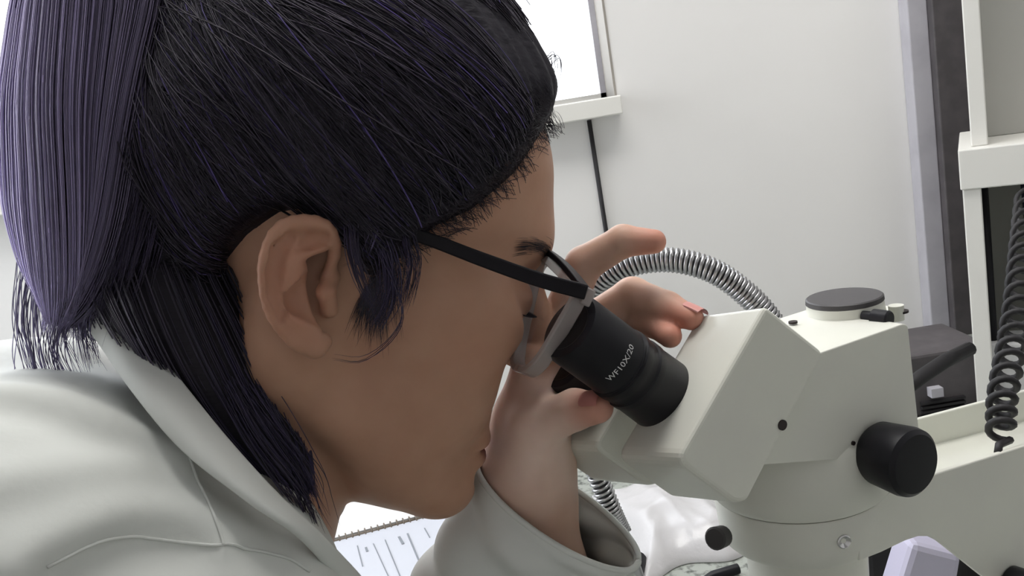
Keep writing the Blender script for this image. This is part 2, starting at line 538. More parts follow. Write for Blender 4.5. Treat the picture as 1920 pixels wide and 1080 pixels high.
def pline(a, b, w):
    a = np.array([a[0], a[1], zt]); b = np.array([b[0], b[1], zt])
    s = nrm(np.cross(b - a, [0, 0, 1.0])) * w / 2
    prism('printed_line', [a + s, b + s, b - s, a - s], (0, 0, 0.0002), 'ink', nb, world=True)
for (xa, ya, xb, yb, w) in ((670, 1023, 680, 1062, .0012), (700, 1019, 728, 1080, .0010), (722, 1012, 750, 1080, .0012), (764, 1000, 785, 1050, .0020), (796, 990, 806, 1008, .0012), (748, 1006, 756, 1020, .0030), (686, 1026, 689, 1034, .0026)):
    pline(tb(xa, ya, zt), tb(xb, yb, zt), w)

# crumpled plastic bag
def bag():
    c = tb(1258, 985)
    e1 = nrm(tb(1350, 960) - tb(1160, 1010)); e2 = np.array([-e1[1], e1[0], 0])
    N = 44
    v, f = [], []
    g = rng.normal(size=(14, 5))
    for j in range(N):
        for i in range(N):
            a, b = (i / (N - 1) - .5) * 2, (j / (N - 1) - .5) * 2
            ed = max(0, 1 - max(abs(a), abs(b)) ** 4)
            z = 0.022 * ed
            for k in range(14):
                z += ed * 0.0035 * (1 - abs(math.sin(3.0 * (a * g[k, 0] + b * g[k, 1]) + g[k, 2] * 3))) * (0.5 + 0.5 * math.sin(g[k, 3] * 4))
            q = c + e1 * a * (0.066 + .006 * math.sin(b * 4)) + e2 * b * (0.092 + .008 * math.sin(a * 5))
            v.append((q[0], q[1], TZ + 0.0015 + max(z, 0)))
    for s in range(2):
        pass
    n0 = len(v)
    v += [(q[0], q[1], TZ + 0.0005) for q in v]
    for j in range(N - 1):
        for i in range(N - 1):
            a = j * N + i
            f.append((a, a + 1, a + N + 1, a + N))
            f.append((n0 + a, n0 + a + N, n0 + a + N + 1, n0 + a + 1))
    brd = [i for i in range(N)] + [j * N + N - 1 for j in range(1, N)] + [(N - 1) * N + i for i in range(N - 2, -1, -1)] + [j * N for j in range(N - 2, 0, -1)]
    for k in range(len(brd)):
        a, b = brd[k], brd[(k + 1) % len(brd)]
        f.append((a, b, n0 + b, n0 + a))
    o = mk('plastic_bag', v, f, 'bag', None, world=True)
    tag(o, 'crumpled translucent white plastic bag lying on the granite bench', 'bag')
bag()
# marker with yellow band standing at the bag, pens on the bench
pA = tb(1247, 905)
mkp = empty('marker_pen', pA, 'small white marker with yellow and black cap beside the plastic bag', 'pen')
lathe('barrel', pA, (0, 0, 1), [(0, .005), (.02, .005)], 'paperw', mkp, 16, True)
lathe('band', pA + np.array([0, 0, .02]), (0, 0, 1), [(0, .0062), (.006, .0062)], 'yellow', mkp, 16, True)
lathe('cap', pA + np.array([0, 0, .026]), (0, 0, 1), [(0, .0058), (.008, .005), (.009, .003)], 'black', mkp, 16, True)
a, b = tb(1318, 1086, TZ + .006), tb(1384, 1066, TZ + .006)
pen = empty('black_pen', (a + b) / 2, 'slim black pen lying on granite in front of the microscope', 'pen')
lathe('barrel', a, b - a, [(0, .002), (.01, .005), (np.linalg.norm(b - a), .005)], 'black', pen, 14, True)
a2 = a - nrm(b - a) * .012
lathe('tip', a2, b - a, [(0, .0006), (.012, .002)], 'chrome', pen, 10, True)
a, b = tb(1176, 1100, TZ + .011), tb(1196, 1046, TZ + .011)
blk = empty('black_holder', (a + b) / 2 - np.array([0, 0, .011]), 'small black cylindrical holder on the bench beside the coat cuff', 'holder')
lathe('case', a, b - a, [(0, .008), (.004, .010), (np.linalg.norm(b - a) - .004, .010), (np.linalg.norm(b - a), .007)], 'black', blk, 16, True)

#====SHELF====
# white shelf unit at the far right, turned towards the left
sp = W(C(1802, 320, 1.06)); ang = math.radians(-28)
hx = np.array([math.cos(ang), math.sin(ang), 0]); hy = np.array([-math.sin(ang), math.cos(ang), 0])
def su_pt(px, py, off=0.0):                       # pixel on the front plane moved back by off
    q = wall_hit(px, py, sp + hy * off, hy)
    return q
unit = empty('shelf_unit', (*(sp + hx * .2 + hy * .12)[:2], TZ), 'white shelf unit standing on the bench behind the microscope arm', 'shelf')
def ubox(name, x0, x1, y0, y1, z0, z1, material, parent):
    v = []
    for z in (z0, z1):
        for (x, y) in ((x0, y0), (x1, y0), (x1, y1), (x0, y1)):
            q = sp + hx * x + hy * y
            v.append((q[0], q[1], z))
    o = mk(name, v, BOXF, material, parent, smooth=False, world=True)
    bevel(o, .0015)
    return o
zs_t, zs_b = su_pt(1803, 281)[2], su_pt(1803, 356)[2]
sw = (su_pt(1843, 500) - su_pt(1806, 500)) @ hx
UD = 0.24
ubox('side_panel', 0, sw * .95, 0, UD, TZ, zs_b, 'shelf', unit)
ubox('shelf_board', -0.002, 0.50, -0.004, UD, zs_b, zs_t, 'shelf', unit)
ubox('side_panel', 0.012, 0.03, 0.02, UD, zs_t, zs_t + .42, 'shelf', unit)
ubox('back_panel', 0.03, 0.50, UD - 0.12, UD - .11, zs_t, zs_t + .42, 'shelfin', unit)
ubox('back_panel', sw, 0.50, UD - 0.012, UD, TZ, zs_b, 'shelfin', unit)
ubox('side_panel', 0.48, 0.50, 0, UD, TZ, zs_b, 'shelf', unit)
# rod, dark folder, white paper and phone cord inside
q = su_pt(1852, 500, .05)
tube('metal_rod', [np.array([q[0], q[1], TZ + .001]), np.array([q[0], q[1], zs_b - .003])], .006, 'black', None, 12, True)
tag(bpy.data.objects['metal_rod'], 'slim black upright rod inside the shelf unit', 'rod')
q = su_pt(1898, 450, .10); r_ = su_pt(1900, 450, .10)
fo = empty('dark_cloth', (q[0], q[1], TZ + .001), 'dark navy cloth hanging behind the coiled cord in the shelf unit', 'cloth')
v0 = q + hx * .012
N = 24
vv, ff = [], []
for j in range(2):
    for i in range(N):
        for z in (zs_b - .004, TZ + .07):
            t = i / (N - 1)
            p = v0 + hx * (.11 * t + (0.008 if z < zs_b - .01 else 0)) + hy * (.006 * math.sin(t * 14) + .004 * j)
            vv.append((p[0], p[1], z))
for j in range(2):
    for i in range(N - 1):
        k = j * 2 * N + i * 2
        ff.append((k, k + 1, k + 3, k + 2))
for k in (0, 2 * N - 2):
    ff.append((k, k + 1, 2 * N + k + 1, 2 * N + k))
for i in range(N - 1):
    ff.append((2 * i, 2 * i + 2, 2 * N + 2 * i + 2, 2 * N + 2 * i)); ff.append((2 * i + 1, 2 * i + 3, 2 * N + 2 * i + 3, 2 * N + 2 * i + 1))
mk('fabric', vv, ff, 'navy', fo, world=True)
pa, pb = su_pt(1846, 646, .03), su_pt(1846, 806, .03)
prism('paper_box', [np.array([pa[0], pa[1], TZ + .001]), np.array([*(pa + hx * .16)[:2], TZ + .001]), np.array([*(pa + hx * .16)[:2], pa[2]]), np.array([pa[0], pa[1], pa[2]])], hy * .06, 'paperw', None, .0015, world=True)
tag(bpy.data.objects['paper_box'], 'white paper box in the lower shelf behind the coiled cord', 'box')
# dark equipment between post and shelf unit, with cable
e0 = W(C(1735, 700, 1.12))
eq = empty('dark_equipment', (e0[0] + .07, e0[1] + .05, TZ), 'dark instrument with vents standing behind the microscope', 'instrument')
ztop = W(C(1790, 648, 1.14))[2]
wbox('casing', e0[0] - .02, sp[0] + .035, e0[1] + .01, e0[1] + .13, TZ + .001, ztop, 'darktrim', eq, .004)
for k in range(4):
    z = W(C(1760, 760 + k * 9, 1.12))[2]
    wbox('vent_slat', e0[0] - .005, e0[0] + .05, e0[1] + .004, e0[1] + .012, z - .0015, z + .0015, 'blackmatte', eq)
wbox('socket', e0[0] + .005, e0[0] + .02, e0[1] - .002, e0[1] + .012, W(C(1745, 750, 1.12))[2], W(C(1745, 732, 1.12))[2], 'greytrim', eq)
tube('power_cable', [W(C(*q)) for q in ((1670, 860, 1.0), (1672, 790, .97), (1690, 735, .95), (1725, 708, .97), (1770, 678, .99), (1818, 654, 1.02))], .008, 'blackmatte', None, 12, True)
tag(bpy.data.objects['power_cable'], 'thick black cable crossing behind the microscope to the shelf', 'cable')

#====MICROSCOPE====
Lm = nrm([-0.45, 0.095, -0.89]); Lm = nrm(Lm - UPC * (Lm @ UPC))
Fm = np.cross(Lm, UPC)
Cm = C(1600, 800, .535)
KS = 1.065
def sk(prof): return [(t * KS, r * KS) for (t, r) in prof]
def onm(px, py, off):
    r = C(px, py, 1.0)
    t = ((Cm + Lm * off) @ Lm) / (r @ Lm)
    return r * t
def rpoly(pts, rad, seg=5):
    """round the corners of a pixel polygon; rad per corner"""
    out = []
    n = len(pts)
    P = [np.array(p[:2], float) for p in pts]
    for i in range(n):
        r = rad[i] if hasattr(rad, '__len__') else rad
        a, b, c = P[i - 1], P[i], P[(i + 1) % n]
        if r <= 0:
            out.append(b); continue
        u, w = nrm(a - b), nrm(c - b)
        r = min(r, .45 * np.linalg.norm(a - b), .45 * np.linalg.norm(c - b))
        for k in range(seg + 1):
            t = k / seg
            out.append((1 - t) ** 2 * (b + u * r) + 2 * t * (1 - t) * b + t * t * (b + w * r))
    return out
base_w = W(onm(2060, 1000, 0)); base_w[2] = TZ
ms = empty('stereo_microscope', base_w, 'cream white trinocular stereo microscope on the granite bench', 'microscope')
# trinocular head block
prof = rpoly([(1530, 664), (1702, 604), (1728, 850), (1430, 872), (1490, 700)], [6, 14, 4, 4, 4])
hb = prism('head_block', [onm(*p, -.034) for p in prof], Lm * .070, 'scope', ms, .0025)
# near and far prism housings with their eyepieces
Eh = nrm([-0.52, -0.12, -0.84])
hprof = rpoly([(1437, 573), (1546, 660), (1402, 940), (1378, 944), (1270, 864)], [10, 12, 30, 20, 26])
hpts = np.array([onm(*p, -.042) for p in hprof])
FAROFF = np.array([-.036, -.004, -.060])
A0, A1 = C(1066, 612, .432), C(1262, 756, .472)
axis = nrm(A1 - A0); alen = np.linalg.norm(A1 - A0)
def eyepiece(off, text):
    e_prof = [(0.0, .0135), (0.0005, .0165), (.003, .0178), (.036, .0182), (.037, .0190), (.041, .0190), (.042, .0184), (.046, .0184), (.047, .0192), (.051, .0192), (.052, .0187), (alen - .002, .0196), (alen, .0180)]
    ep = lathe('eyepiece', A0 + off, axis, e_prof, 'black', ms, 56)
    lathe('eye_lens', A0 + off - axis * .0006, axis, [(0, .0005), (.0001, .0125), (.0004, .0125)], 'glass', ep, 32)
    for t in (.0375, .0475):
        pass
    lathe('grip_ring', A0 + off + axis * (.0345), axis, [(0, .01825), (.0006, .0187), (.0014, .01825)], 'black', ep, 56)
    return ep
ep_near = eyepiece(np.zeros(3), True)
ph = prism('prism_housing', hpts, Eh * .047, 'scope', ms, .003, seg=3)
hprof2 = rpoly([(1352, 722), (1464, 806), (1402, 940), (1378, 944), (1270, 864)], [10, 12, 30, 20, 26])
ph2 = prism('prism_housing', np.array([onm(*p, -.042) for p in hprof2]) + FAROFF * .95, Eh * .050, 'scope', ms, .003, seg=3)
ep_far = eyepiece(np.array([.002, -.021, -.064]), False)
# lettering on the near eyepiece, wrapped round the barrel
def lettering(s, p0, ax, rad, t0, ang0, size, parent, up_axis):
    cu = bpy.data.curves.new('lettering', 'FONT')
    cu.body = s
    cu.size = size
    cu.resolution_u = 2
    tmp = bpy.data.objects.new('tmp_text', cu)
    COL.objects.link(tmp)
    dg = bpy.context.evaluated_depsgraph_get()
    me = bpy.data.meshes.new_from_object(tmp.evaluated_get(dg))
    bpy.data.objects.remove(tmp)
    co = np.array([v.co[:] for v in me.vertices])
    fs = [tuple(p.vertices) for p in me.polygons]
    bpy.data.meshes.remove(me)
    ax = nrm(ax)
    u = nrm(up_axis - ax * (up_axis @ ax)); w = np.cross(ax, u)
    a = ang0 - co[:, 0] / rad
    pts = p0 + ax * (t0 - co[:, 1])[:, None] + rad * (np.cos(a)[:, None] * u + np.sin(a)[:, None] * w)
    return mk('lettering', pts, fs, 'white_ink', parent, smooth=False)
uview = -(A0 + axis * .025); uview = nrm(uview - axis * (uview @ axis))
_w = np.cross(axis, uview)
# text runs upwards on the visible side
sgn_up = _w[1] > 0
lt = lettering('WF10X/20', A0, axis if sgn_up else axis, .01832, 0.0270, 0.55, .0048, ep_near, uview)
# screw holes
def disc(name, px, py, off, rpx, depth, material, parent, ax=None, d=.001):
    p = onm(px, py, off)
    a = -Lm if ax is None else ax
    return lathe(name, p - a * d * .5, a, [(0, rpx), (d, rpx)], material, parent, 24)
disc('screw_hole', 1467, 797, -.0423, .0027, 0, 'hole', ph)
disc('screw_hole', 1600, 831, -.0345, .0012, 0, 'hole', hb)
# zoom body and holder ring
Zc = C(1497, 908, .540)
zb = lathe('zoom_body', Zc, UPC, sk([(0, .0472), (.003, .0495), (.016, .0510), (.032, .0485), (.045, .042), (.050, .038)]), 'scope', ms, 72)
lathe('seam_ring', Zc - UPC * .0012, UPC, [(0, .0485), (.0014, .0485)], 'hole', zb, 64)
hr = lathe('holder_ring', Zc - UPC * .0318, UPC, sk([(0, .036), (.001, .0420), (.004, .0448), (.010, .0460), (.028, .0470), (.0290, .0464)]), 'scope', ms, 72)
lathe('objective_barrel', Zc - UPC * .105, UPC, [(0, .030), (.004, .033), (.078, .036)], 'scope', ms, 48)
# zoom knob
kp = onm(1640, 846, -.034)
kn = lathe('zoom_knob', kp, -Lm, sk([(0, .010), (.0005, .0145), (.003, .0162), (.020, .0176), (.0235, .0170), (.0255, .0148), (.026, .0090), (.026, .0002)]), 'black', ms, 48)
# locking screws
tp = onm(1352, 1003, -.03)
ts = lathe('lock_screw', C(1362, 1003, .507), nrm([-.62, .06, .75]), sk([(0, .003), (.004, .003), (.0045, .0056), (.0125, .0060), (.0135, .005)]), 'greycap', ms, 20)
_d = nrm(-Lm * .95 - Fm * .30)
sc_ = lathe('set_screw', Zc - UPC * .0138 + _d * .0474, _d, [(0, .0040), (.003, .0040), (.0034, .0034), (.002, .0016), (.0012, .0005)], 'chrome', ms, 20)
# top port
tp0 = onm(1583, 632, 0.0)
pc = C(1587, 604, .543) + UPC * .002
pl_pts = []
for k in range(36):
    a = 2 * math.pi * k / 36
    r = .0300 + .006 * math.cos(3 * a + .6)
    pl_pts.append(pc - UPC * .004 + r * (math.cos(a) * Fm + math.sin(a) * Lm))
pt = prism('port_plate', pl_pts, UPC * .004, 'scope', ms, .001, smooth=True)
lathe('port_tube', pc, UPC, sk([(0, .0235), (.0015, .0215), (.0105, .0205)]), 'scope', ms, 48)
cap = lathe('port_cap', pc + UPC * .0105, UPC, sk([(0, .0205), (.0005, .0210), (.0028, .0208), (.0034, .0200)]), 'greycap', ms, 48)
lathe('thumb_screw', C(1618, 592, .520), nrm([.62, -.12, .77]), [(0, .003), (.006, .0033), (.0065, .0050), (.0155, .0052), (.0165, .0045)], 'black', ms, 20)
lathe('thumb_screw', C(1682, 600, .534), UPC, [(0, .0042), (.006, .0042), (.0065, .0044), (.009, .0044)], 'scope', ms, 20)
lathe('screw_hole', C(1689, 586, .534), UPC, [(0, .0044), (.0012, .0044)], 'hole', ms, 20)
for (px, py) in ((1487, 606), (1557, 617)):
    lathe('screw_hole', C(px, py, .530), UPC, [(0, .0026), (.0012, .0026)], 'hole', pt, 18)
# arm: hollow casting with two cheek plates
RO = float((Zc - Cm) @ Lm) - .0485
ap = [(1606, 955), (1722, 898), (1920, 836), (2130, 772), (2150, 1190), (1960, 1168), (1842, 1080), (1760, 1015), (1742, 1006), (1722, 1006), (1698, 1014), (1652, 1036), (1612, 1052)]
arm_near = prism('arm_cheek', [onm(*p, RO) for p in ap], Lm * .0035, 'scope', ms, .0008)
ap2 = [(1642, 940), (1722, 898), (1920, 836), (2130, 772), (2140, 860), (1665, 1000)]
off = np.array([onm(*p, RO) for p in ap2]) + Lm * .075
prism('arm_cheek', off, Lm * .0035, 'scope', ms, .0008)
fl = [(1660, 975), (2140, 830), (2142, 860), (1668, 1012)]
prism('arm_web', [onm(*p, RO + .0005) for p in fl], Lm * .078, 'scope', ms)
# column and base
cw = W(onm(2060, 1000, 0))
lathe('column', (cw[0], cw[1], TZ + .02), (0, 0, 1), [(0, .020), (.30, .020), (.302, .017)], 'chrome', ms, 32, True)
bF = np.array([*(AX @ Fm)[:2], 0]); bL = np.array([*(AX @ Lm)[:2], 0])
bpts = [cw + bF * x + bL * y for (x, y) in ((.06, -.09), (.06, .09), (-.20, .09), (-.20, -.09))]
prism('base_plate', [np.array([p[0], p[1], TZ + .0005]) for p in bpts], (0, 0, .022), 'scope', ms, .006, world=True)
kp2 = onm(1893, 1092, RO)
lathe('focus_knob', kp2, -Lm, [(0, .008), (.001, .011), (.022, .0125), (.024, .011), (.0245, .001)], 'black', ms, 36)
# lavender bottle box and black case under the arm
la = W(C(1745, 1150, .66))
lv = empty('lavender_packet', (la[0], la[1], TZ), 'pale lavender plastic packet standing on the bench below the microscope arm', 'packet')
R2 = lambda px, d: W(C(px, 1080, d))
pA_, pB_ = R2(1680, .68), R2(1808, .68)
t0 = W(C(1712, 1018, .68)); t1 = W(C(1806, 1042, .68))
hb_ = np.array([[pA_[0] - .012, pA_[1], TZ + .0245], [pB_[0] - .012, pB_[1], TZ + .0245], t1, t0])
prism('packet_body', hb_, (0.0, .03, 0), 'lav', lv, .005, world=True)
g0, g1 = W(C(1630, 1080, .76)), W(C(1900, 1080, .76))
bc = empty('black_case', ((g0[0] + g1[0]) / 2, g0[1] + .03, TZ), 'black box behind the lavender packet under the microscope arm', 'box')
wbox('case_body', g0[0], g1[0], g0[1], g0[1] + .06, TZ + .0005, W(C(1700, 985, .76))[2], 'blackmatte', bc, .004)
# coiled cord at the arm end
def coil(path, R, turns, r, name, material, parent, n=7, per=14, flat=1.0):
    p = spline(path, turns * per)
    t, u, w = frames(p)
    a = np.linspace(0, 2 * math.pi * turns, len(p))
    R = np.broadcast_to(np.asarray(R), (len(p),))
    h = p + R[:, None] * (np.cos(a)[:, None] * u + np.sin(a)[:, None] * w)
    return h
cordp = [C(1872, 842, .52), C(1876, 822, .52)]
hel = coil([C(1876, 815, .56), C(1880, 740, .58), C(1895, 660, .62), C(1908, 580, .66), C(1916, 500, .72), C(1922, 430, .80), C(1926, 366, .955)], np.linspace(.0068, .0100, 19 * 14), 19, .002, '', '', None)
full = np.vstack([np.array([C(1871, 850, .55), C(1873, 834, .555)]), hel])
o = tube('coiled_cord', W(full), .0024, 'blackmatte', None, 7, True)
tag(o, 'black coiled cord hanging in front of the shelf unit at the right', 'cord')

#====GOOSENECK====
gp = [C(1165, 1000, .80), C(1145, 955, .80), (C(1112, 868, .79)), C(1085, 770, .76), C(1078, 660, .73), C(1098, 560, .71), C(1160, 505, .69), C(1245, 487, .68), C(1330, 505, .67), C(1400, 552, .67), C(1450, 610, .67), C(1480, 680, .68)]
core = spline(gp, 160)
gn = empty('gooseneck_lamp', tb(1175, 1030), 'shiny coiled steel gooseneck lamp arching behind the hand', 'lamp')
tube('inner_tube', core, .0062, 'greycap', gn, 12)
turns = 105
hp = coil(gp, .0082, turns, .0, '', '', None, per=10)
o = tube('steel_coil', hp, .0016, 'steel', gn, 5)
q0 = tb(1180, 1040)
w0 = W(gp[0])
tube('stem', [w0, np.array([w0[0] + .01, w0[1] + .01, TZ + .02]), np.array([w0[0] + .012, w0[1] + .012, TZ + .0])], .007, 'steel', gn, 12, True)
lathe('lamp_foot', (w0[0] + .012, w0[1] + .012, TZ + .0005), (0, 0, 1), [(0, .03), (.006, .03), (.010, .012), (.02, .009)], 'greycap', gn, 32, True)
lathe('lamp_head', gp[-1], gp[-1] - gp[-2], [(-.01, .009), (0, .011), (.03, .016), (.034, .016)], 'black', gn, 28)

#====PERSON====
# head frame: F forward, L towards her left (away from the camera), U up
_p, _y = math.radians(11), math.radians(12)
hF = nrm([math.cos(_p) * math.cos(_y), -math.sin(_p), -math.cos(_p) * math.sin(_y)])
hL = np.array([-.2, .13, -.97]); hL = nrm(hL - hF * (hL @ hF))
hU = np.cross(hF, hL)
HR = np.array([hF, hL, hU])
HO = np.array([-.088, -.003, -.474])
def h2c(q): return np.asarray(q, float) @ HR + HO
def c2h(p): return (np.asarray(p, float) - HO) @ HR.T
def onl(px, py, l):
    r = C(px, py, 1.0)
    t = (l + HO @ hL) / (r @ hL)
    return c2h(r * t)
def onl_uv(px, py, l):
    return onl(px, py, l)

def near(P, c, r, fn, mg=.03):
    """fn inside a ball only; outside a safe lower bound of the distance."""
    dist = np.linalg.norm(P - np.asarray(c), axis=1)
    out = dist - r + mg
    m_ = dist < r
    if m_.any():
        out[m_] = fn(P[m_])
    return out
EARC = onl(560, 535, -.082)
def ear(h): return near(h, EARC, .068, ear_f)
# ---- head
def skull(h):
    d = ell(h, (-.004, 0, .058), (.096, .073, .088))
    d = su(d, ell(h, (.030, 0, .072), (.0625, .060, .060)), .02)
    return d
NECK0 = h2c((-.030, .0, -.030)); NECK1 = C(372, 985, .480)
def ear_f(h):
    # curves given in pixels on the ear's own slanting plane
    def E(px, py, l): return onl(px, py, l)
    hel = spline([E(612, 520, -.074), E(628, 470, -.078), E(612, 428, -.082), E(570, 416, -.086), E(525, 430, -.089), E(502, 475, -.091), E(497, 525, -.091), E(508, 580, -.088), E(532, 620, -.084), E(560, 645, -.081)], 22)
    d = chain(h, hel, np.interp(np.linspace(0, 1, 22), [0, .12, .3, .75, 1], [.0022, .0030, .0033, .0030, .0028]), .001)
    plate = chain(h, [E(590, 440, -.079), E(548, 448, -.082), E(532, 490, -.083), E(535, 520, -.082), E(535, 560, -.080), E(565, 610, -.078)], [.0050, .0058, .0078, .0090, .0090, .0066], .004)
    d = su(d, plate, .003)
    anti = spline([E(604, 462, -.083), E(570, 474, -.0865), E(540, 510, -.0885), E(528, 550, -.088), E(540, 590, -.086), E(570, 612, -.083), E(590, 618, -.081)], 14)
    d = su(d, chain(h, anti, np.full(14, .0026), .001), .0022)
    lobe = chain(h, [E(560, 632, -.080), E(590, 648, -.079), E(606, 640, -.077)], [.0048, .0052, .0040], .003)
    d = su(d, lobe, .004)
    con = chain(h, [E(585, 535, -.084), E(568, 560, -.086), E(588, 585, -.083)], [.0062, .0075, .0045], .003)
    d = ss(d, con, .002)
    tri = chain(h, [E(606, 448, -.0850), E(580, 452, -.0875), E(560, 462, -.0895)], [.0030, .0036, .0024], .002)
    d = ss(d, tri, .0015)
    sca = chain(h, [E(545, 446, -.0890), E(523, 470, -.0920), E(515, 510, -.0932), E(515, 555, -.0925), E(530, 600, -.088)], [.0030, .0036, .0036, .0034, .0020], .002)
    d = ss(d, sca, .0015)
    d = su(d, chain(h, [E(622, 520, -.073), E(611, 548, -.0785), E(618, 580, -.073)], [.004, .0040, .004], .002), .003)
    return d
def head(P):
    return near(P, HO + np.array([0, .02, 0]), .21, head_f, .04)
def head_f(P):
    h = c2h(P)
    d = skull(h)
    ha = h.copy(); ha[:, 1] = np.abs(ha[:, 1])
    d = su(d, ell(h, (.040, 0, -.022), (.050, .056, .086)), .025)
    d = su(d, ell(ha, (.052, .044, .004), (.036, .020, .024)), .02)           # cheekbone
    d = su(d, ell(ha, (.044, .034, -.032), (.034, .023, .034)), .02)          # cheek
    d = su(d, cone(ha, (.004, .046, -.048), (.066, .016, -.088), .015, .0155), .02)   # jaw
    d = su(d, ell(h, (.0725, 0, -.0905), (.0165, .020, .0170)), .016)         # chin
    d = su(d, ell(h, (.080, 0, .046), (.0195, .036, .017)), .02)              # brow
    d = ss(d, ell(ha, (.102, .032, .022), (.016, .017, .013)), .016)          # eye socket
    d = su(d, ell(ha, (.0795, .031, .0175), (.0128, .0145, .0125)), .004)     # closed lid over the eye
    d = su(d, cone(h, (.090, 0, .032), (.1125, 0, -.009), .0080, .0100), .010)     # nose
    d = su(d, ell(ha, (.1010, .0120, -.0145), (.0110, .0085, .0080)), .006)
    d = ss(d, ell(ha, (.108, .006, -.0205), (.0055, .0035, .003)), .002)
    d = su(d, ell(h, (.0755, 0, -.060), (.0125, .022, .020)), .012)           # mouth mound
    d = su(d, ell(h, (.0825, 0, -.0622), (.0098, .0205, .0058)), .005)        # lips
    d = su(d, ell(h, (.0822, 0, -.0728), (.0098, .0185, .0066)), .005)
    d = ss(d, ell(h, (.0985, 0, -.0675), (.014, .026, .0010)), .003)
    d = ss(d, ell(h, (.0960, 0, -.0835), (.009, .022, .004)), .007)
    d = su(d, ell(ha, (-.020, .056, -.012), (.022, .016, .034)), .02)         # behind the ear
    d = su(d, cone(P, NECK0, NECK1, .053, .053), .016)
    e = ear(h)
    return su(d, e, .004)

# ---- left hand and forearm
def Cs(l): return [C(*q) for q in l]
WR = C(985, 925, .524)
FI = {
 'index': (Cs([(1032, 642, .505), (1094, 496, .498), (1168, 452, .490), (1226, 453, .486)]), [.0118, .0100, .0088, .0066]),
 'middle': (Cs([(1062, 640, .520), (1186, 556, .508), (1250, 578, .490), (1296, 596, .478)]), [.0122, .0108, .0092, .0066]),
 'ring': (Cs([(1072, 668, .534), (1178, 590, .518), (1232, 605, .496), (1256, 630, .479)]), [.0118, .0100, .0088, .0064]),
 'little': (Cs([(1066, 712, .545), (1140, 668, .536), (1186, 664, .520), (1212, 676, .508)]), [.0105, .0088, .0078, .0058]),
 'thumb': (Cs([(1002, 862, .512), (1010, 797, .494), (1078, 768, .473), (1120, 764, .459)]), [.0165, .0125, .0108, .0082]),
}
ELB = WR + (-UPC) * .188 + np.array([.012, 0, -.01])
SHF = np.array([-.190, -.245, -.630])          # far shoulder
HANDC = C(1090, 690, .505)
def hand(P):
    d = near(P, HANDC, .130, hand_f)
    return su(d, cone(P, WR, ELB, .0235, .036), .02)
def hand_f(P):
    palm = cone(P, WR, C(995, 795, .518), .0235, .021)
    palm = su(palm, cone(P, WR, FI['index'][0][0], .019, .0115), .012)
    palm = su(palm, cone(P, WR, FI['middle'][0][0], .018, .0125), .012)
    palm = su(palm, cone(P, C(1000, 900, .533), FI['ring'][0][0], .017, .0120), .012)
    palm = su(palm, cone(P, C(1000, 900, .537), FI['little'][0][0], .016, .0105), .012)
    palm = su(palm, cone(P, C(1000, 880, .510), C(1012, 797, .495), .018, .0135), .012)   # thenar
    palm = su(palm, cone(P, C(1000, 785, .500), C(1018, 690, .506), .009, .0100), .010)   # web
    palm = su(palm, cone(P, C(957, 850, .522), C(1000, 690, .510), .0125, .0110), .012)
    fs = None
    for k in ('index', 'middle', 'ring', 'little', 'thumb'):
        pts, rs = FI[k]
        c = chain(P, pts, rs, .0022)
        # finger pad towards the palm side
        fs = c if fs is None else su(fs, c, .0018)
    return su(palm, fs, .008)
SHN = np.array([-.150, -.195, -.325])          # near shoulder
def body(P):
    d = head(P)
    d2 = hand(P)
    d2 = su(d2, cone(P, ELB, SHF, .034, .042), .02)
    d = su(d, cone(P, NECK0, NECK1, .053, .054), .004)
    t = cone(P, NECK1, np.array([-.42, -.29, -.49]), .055, .09)
    t = su(t, cone(P, SHF, NECK1, .045, .06), .04)
    t = su(t, cone(P, np.array([-.22, -.18, -.42]), NECK1, .035, .05), .03)
    d = su(d, t, .03)
    return su(d, d2, .0008)
lo = np.array([-.56, -.40, -.72]); hi = np.array([.16, .21, -.26])
bv, bq = mesh_sdf(body, lo, hi, .0018)
hv = c2h(bv)
tint = np.ones((len(bv), 3))
isface = head(bv) < hand(bv)
def blob(c, r, col, s=1.0):
    k = np.clip(1 - np.sqrt((((hv - np.asarray(c)) / np.asarray(r)) ** 2).sum(1)), 0, 1)
    k = (np.clip(k * k * (3 - 2 * k) * s, 0, 1) * isface)[:, None]
    global tint
    tint = tint * (1 - k) + tint * np.asarray(col) * k
blob((.093, 0, -.0675), (.013, .027, .0135), (.50, .28, .32), 1.8)
blob(onl(560, 530, -.086), (.036, .02, .045), (1.0, .86, .86))
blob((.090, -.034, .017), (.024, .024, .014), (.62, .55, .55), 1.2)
blob((.062, -.045, -.005), (.035, .03, .03), (1.02, .88, .86), .8)
for k, c in (('index', (1.0, .62, .58)), ('middle', (1.0, .66, .62)), ('ring', (1.0, .68, .64)), ('thumb', (1.0, .66, .64))):
    q = FI[k][0][3]
    dd = np.linalg.norm(bv - q, axis=1)
    kk = np.clip(1 - dd / .020, 0, 1)[:, None]
    tint = tint * (1 - kk) + tint * np.asarray(c) * kk
# light on the hand put into its skin colour, most at the thumb web
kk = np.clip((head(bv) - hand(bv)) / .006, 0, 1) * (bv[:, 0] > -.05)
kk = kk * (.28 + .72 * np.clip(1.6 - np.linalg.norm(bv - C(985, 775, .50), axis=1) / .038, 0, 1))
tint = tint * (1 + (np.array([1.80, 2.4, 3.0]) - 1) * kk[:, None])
pw = W(np.array([-.42, -.30, -.48]))
person = empty('person', (pw[0], pw[1], 0.0), 'woman in a white lab coat and glasses leaning to the eyepieces, one hand gripping them', 'person')
body_o = mk('body', bv, bq, 'skin', person, tint=tint)

